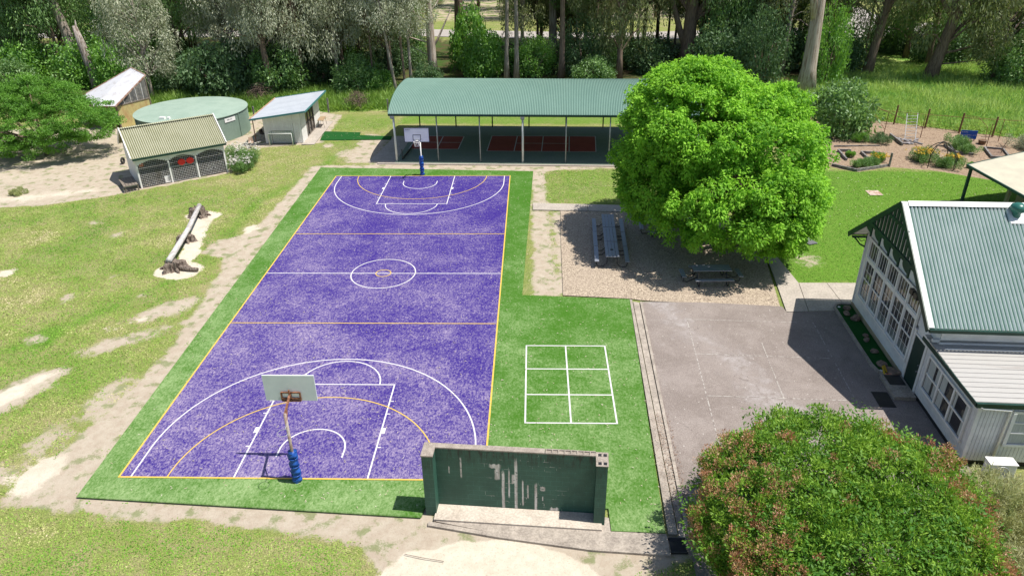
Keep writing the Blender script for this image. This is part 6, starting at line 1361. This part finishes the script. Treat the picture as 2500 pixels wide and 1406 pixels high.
tuft(44.5, 41.2, .85, .7, LDARK, 'dark lavender clump in the rear plot', 55)
tuft(40.5, 35.0, .7, .5, LMIDG, 'grassy green plants in the near angled bed', 56)
tuft(41.5, 35.5, .7, .5, LMIDG, 'grassy plants at the right of the near angled bed', 57)
tuft(42.6, 36.6, .6, .5, LBRIG, 'small yellow flowered plant at the post of the near bed', 58, PETY)
tuft(40.6, 37.6, .35, .5, LBRIG, 'single bright plant in the straw plot', 59)
tuft(50.2, 39.9, 1.0, 1.1, LMIDG, 'leafy green bush left of the blue sign', 60, None, 420)
tuft(50.3, 38.4, .7, .6, LMIDG, 'low plants under the bush left of the blue sign', 61)
tuft(48.9, 34.7, .4, .35, LBRIG, 'small weeds right of the black arch', 62)
tuft(55.6, 39.8, 1.3, 1.0, LSILV, 'grey leaved plants under netting at the right of the garden', 63, None, 420)
tuft(56.4, 38.6, 1.4, 1.5, LMIDG, 'broad dark green bush at the right edge of the garden', 64, None, 480)
tuft(37.9, 37.8, .7, .6, LMIDG, 'orange flowered plant peeping out right of the leafy tree', 65, PETY)
tuft(-22.6, 29.4, .5, .35, LWISP, 'dry weed on bare dirt at the left edge', 66)
shrub(42.3, 44.9, 2.6, 3.6, LMIDG, 'large round leaved shrub behind the leafy tree at the garden corner', None, 0)
tuft(-8.3, 36.3, 1.5, 1.5, LMIDG, 'white flowering bush against the mossy shed end', 67, PETW, 900, name='flowering_bush')
tuft(-7.9, 34.6, .9, 1.0, LMIDG, 'smaller white flowering bush at the shed corner', 68, PETW, 600, name='flowering_bush')
gs = thing('stone_heap', 'grey rubble and slates beside the diagonal sleeper', 'rubble', (47.1, 41.7, GZ)); m = MB(); rr = random.Random(8)
for k in range(36): x, y = rr.uniform(-.8, .9), rr.uniform(-1, 1.0); m.beam((x, y, .05), (x+rr.uniform(-.3, .3), y+rr.uniform(-.3, .3), .09), .22, .04)
m.build('stones', mat('grey_slate', (.27, .25, .26), (.18, .17, .17), 4), gs)
dt = thing('bare_sapling', 'small bare dark stem in the square soil bed', 'plant', (53.0, 38.3, GZ)); MB().tube([(0, 0, 0), (.1, .1, .5), (.35, .2, 1.0)], .035, 6).tube([(.12, .1, .5), (-.2, .3, .8)], .02, 5).build('stem', BARKD, dt)
cp = MB().box(-.06, -.06, 0, .06, .06, 1.1).build('corner_post', WOOD2, None); cp.location = (42.7, 35.1, GZ); tag(cp, 'short timber post at the corner of the near garden bed', 'post')
# ------------------------------------------------------------------ grass and litter
def blades(name, regions, n, h, w_, m, label, seed):
    r_ = np.random.default_rng(seed); out = []
    for (poly, share) in regions:
        P = np.array(poly); lo, hi = P.min(0), P.max(0); k = int(n*share); q = []
        while sum(map(len, q)) < k:
            c = lo+(hi-lo)*r_.random((k*2, 2)); c = c[sdist(c[:, 0], c[:, 1], poly) < 0]; q.append(c)
        out.append(np.concatenate(q)[:k])
    xy = np.concatenate(out); n = len(xy); d = fbm(xy[:, 0]*.35, xy[:, 1]*.35, 3); P = np.column_stack([xy, np.full(n, GZ-.03)])
    D = np.column_stack([r_.normal(size=n)*.75, r_.normal(size=n)*.75, np.ones(n)]); Nn = np.column_stack([r_.normal(size=(n, 2)), np.zeros(n)])
    me = leafmesh(name, P, D, Nn, h*(.5+r_.random(n))*(.5+d), w_*(.6+.8*r_.random(n)), d*1.6-.35+r_.normal(size=n)*.2); me.materials.append(m)
    o = bpy.data.objects.new(name, me); col.objects.link(o); o['kind'] = 'stuff'; o['label'] = label; o['category'] = 'grass'; return o
LMEAD = leafmat('meadow_blade', (0.12, 0.33, 0.04), (0.44, 0.56, 0.18), .35, .02)
LWEED = leafmat('tall_weed_blade', (0.09, 0.21, 0.02), (0.28, 0.42, 0.09), .35, .02)
blades('meadow_grass', [([(41, 50.5), (45.8, 49.4), (60, 40.5), (85, 52), (85, 74), (55, 72), (40, 62)], 1.0)], 90000, .75, .07, LMEAD, 'tall pale green meadow grass beyond the garden fence', 91)
blades('long_weeds', [([(-32, 53.5), (-12, 52.5), (-5.5, 53), (2, 53.4), (36, 54), (36, 62), (0, 63), (-32, 64)], 1.0)], 60000, .85, .09, LWEED, 'long green weeds between the back fence and the wood', 92)
LAWNB = leafmat('lawn_blade', (0.045, 0.13, 0.014), (0.20, 0.26, 0.06), .3, .02)
def litter(name, poly, n, L0, m, label, seed, z):
    r_ = np.random.default_rng(seed); P = np.array(poly); lo, hi = P.min(0), P.max(0); c = lo+(hi-lo)*r_.random((n*3, 2)); c = c[sdist(c[:, 0], c[:, 1], poly) < 0][:n]; k = len(c)
    D = np.column_stack([r_.normal(size=(k, 2)), np.zeros(k)]); me = leafmesh(name, np.column_stack([c, np.full(k, z)]), D, np.column_stack([r_.normal(size=(k, 2))*.15, np.ones(k)]), L0*(.6+.8*r_.random(k)), L0*.3, r_.random(k)); me.materials.append(m)
    o = bpy.data.objects.new(name, me); col.objects.link(o); o['kind'] = 'stuff'; o['label'] = label; o['category'] = 'leaves'
LFALL = leafmat('fallen_gum_leaf', (.42, .34, .2), (.6, .54, .44), .1, .05)
litter('fallen_leaves', [(-1, -.8), (20, -2), (20, 13), (15, 14), (15, 34), (-1.5, 35)], 1500, .10, LFALL, 'pale gum leaves scattered over the court and turf', 95, .03)
litter('fallen_leaves', [(-16, 32), (-2, 24), (0, 36), (3, 50), (-3, 51), (-8, 42)], 700, .12, LFALL, 'pale leaves scattered on the lawn by the sheds', 96, .0)
litter('fallen_leaves', [(16, 28), (50, 20), (50, 33), (38, 34), (17, 35)], 500, .13, LFALL, 'pale leaves scattered on the lawn beyond the leafy tree', 97, .0)
litter('fallen_leaves', [(19.6, -2), (20.5, -2), (20.6, 4), (19.8, 4)], 900, .08, leafmat('brown_dead_leaf', (.16, .09, .06), (.3, .2, .14), .1, .05), 'brown dead leaves in the dish drain', 98, .0)

# short turf of the lawns: nobody could count it
def lawn():
    m = bpy.data.materials.new('short_grass'); m.use_nodes = True; t = m.node_tree; b = t.nodes['Principled BSDF']; b.inputs['Roughness'].default_value = .9; b.inputs['Specular IOR Level'].default_value = .1
    at = N(t, 'ShaderNodeAttribute', attribute_name='tint'); cr = t.nodes.new('ShaderNodeValToRGB'); e = cr.color_ramp.elements
    e[0].position = 0; e[0].color = (.085, .25, .02, 1); e[1].position = 1; e[1].color = (.62, .53, .34, 1)
    for p, c in ((.3, (.17, .33, .04)), (.55, (.28, .38, .085)), (.8, (.45, .43, .19))): q = e.new(p); q.color = (*c, 1)
    t.links.new(at.outputs['Fac'], cr.inputs[0]); t.links.new(cr.outputs[0], b.inputs['Base Color'])
    r_ = np.random.default_rng(99); out = []
    for (x0, x1, y0, y1, n, keep) in ((-13, 11, -7, 12, 120000, None), (-24, 0, 12, 30, 110000, None), (-20, 3, 30, 50, 50000, None), (15, 30, 27, 35, 22000, None), (16, 19.5, 14, 27, 8000, None), (28.5, 50, 15.5, 34.5, 60000, None), (12, 22, -7, -3, 9000, None)):
        out.append(np.column_stack([x0+(x1-x0)*r_.random(n), y0+(y1-y0)*r_.random(n)]))
    xy = np.concatenate(out); x, y = xy[:, 0], xy[:, 1]
    i = np.clip(np.searchsorted(MASK['ax'], x), 1, len(MASK['ax'])-1); j = np.clip(np.searchsorted(MASK['ay'], y), 1, len(MASK['ay'])-1)
    g = lambda k: MASK[k][j, i]
    bad = np.maximum(g('soil'), g('sand')*1.3)+(fbm(x*2.6, y*2.6, 31)-.5)*.9
    ok = (bad+r_.normal(size=len(x))*.10 < .42) & (g('mulch') < .2)
    court = np.array([(-1.1, -1.05), (11.4, -1.8), (17.7, -2.4), (19.5, -2.5), (28, -2.4), (28, 13), (20.7, 13.7), (15.0, 14.1), (15.2, 34.2), (-1.85, 35.3)])
    ok &= sdist(x, y, court) > .03
    for poly in ([(11, -1), (20, -2), (20, -3.4), (11.4, -2.3)], [(16.6, 13.9), (16.7, 20), (16.8, 27.5), (29.6, 26.6), (29.6, 12)], [(28, 12), (28.7, 19.1), (29.5, 19.1), (29.7, 15.55), (46, 15.55), (46, 12)], [(-4.3, 45.7), (2.6, 45.3), (2.6, 42.8), (-4, 42.6)], [(1.6, 35.9), (30, 34.9), (30, 48), (2.2, 48)], [(-14.2, 30.4), (-8.8, 34.3), (-11.4, 38), (-16.8, 34.2)]): ok &= sdist(x, y, poly) > .02
    xy = xy[ok]; x, y = x[ok], y[ok]; lush = g('lush')[ok]; z = g('Z')[ok]; n = len(x)
    dry = 1.25*fbm(x*.38+7, y*.38, 15)+.75*fbm(x*1.5, y*1.5, 16)-.52
    tint = dry*(1-.75*lush)+r_.normal(size=n)*.13
    D = np.column_stack([r_.normal(size=n), r_.normal(size=n), .5+0*x]); P = np.column_stack([x, y, z-.005])
    me = leafmesh('lawn_grass', P, D, np.column_stack([r_.normal(size=(n, 2))*.3, np.ones(n)]), (.05+.05*r_.random(n)), .028+.02*r_.random(n), tint); me.materials.append(m)
    o = bpy.data.objects.new('lawn_grass', me); col.objects.link(o); o['kind'] = 'stuff'; o['label'] = 'patchy green and straw coloured short lawn grass'; o['category'] = 'grass'
lawn()
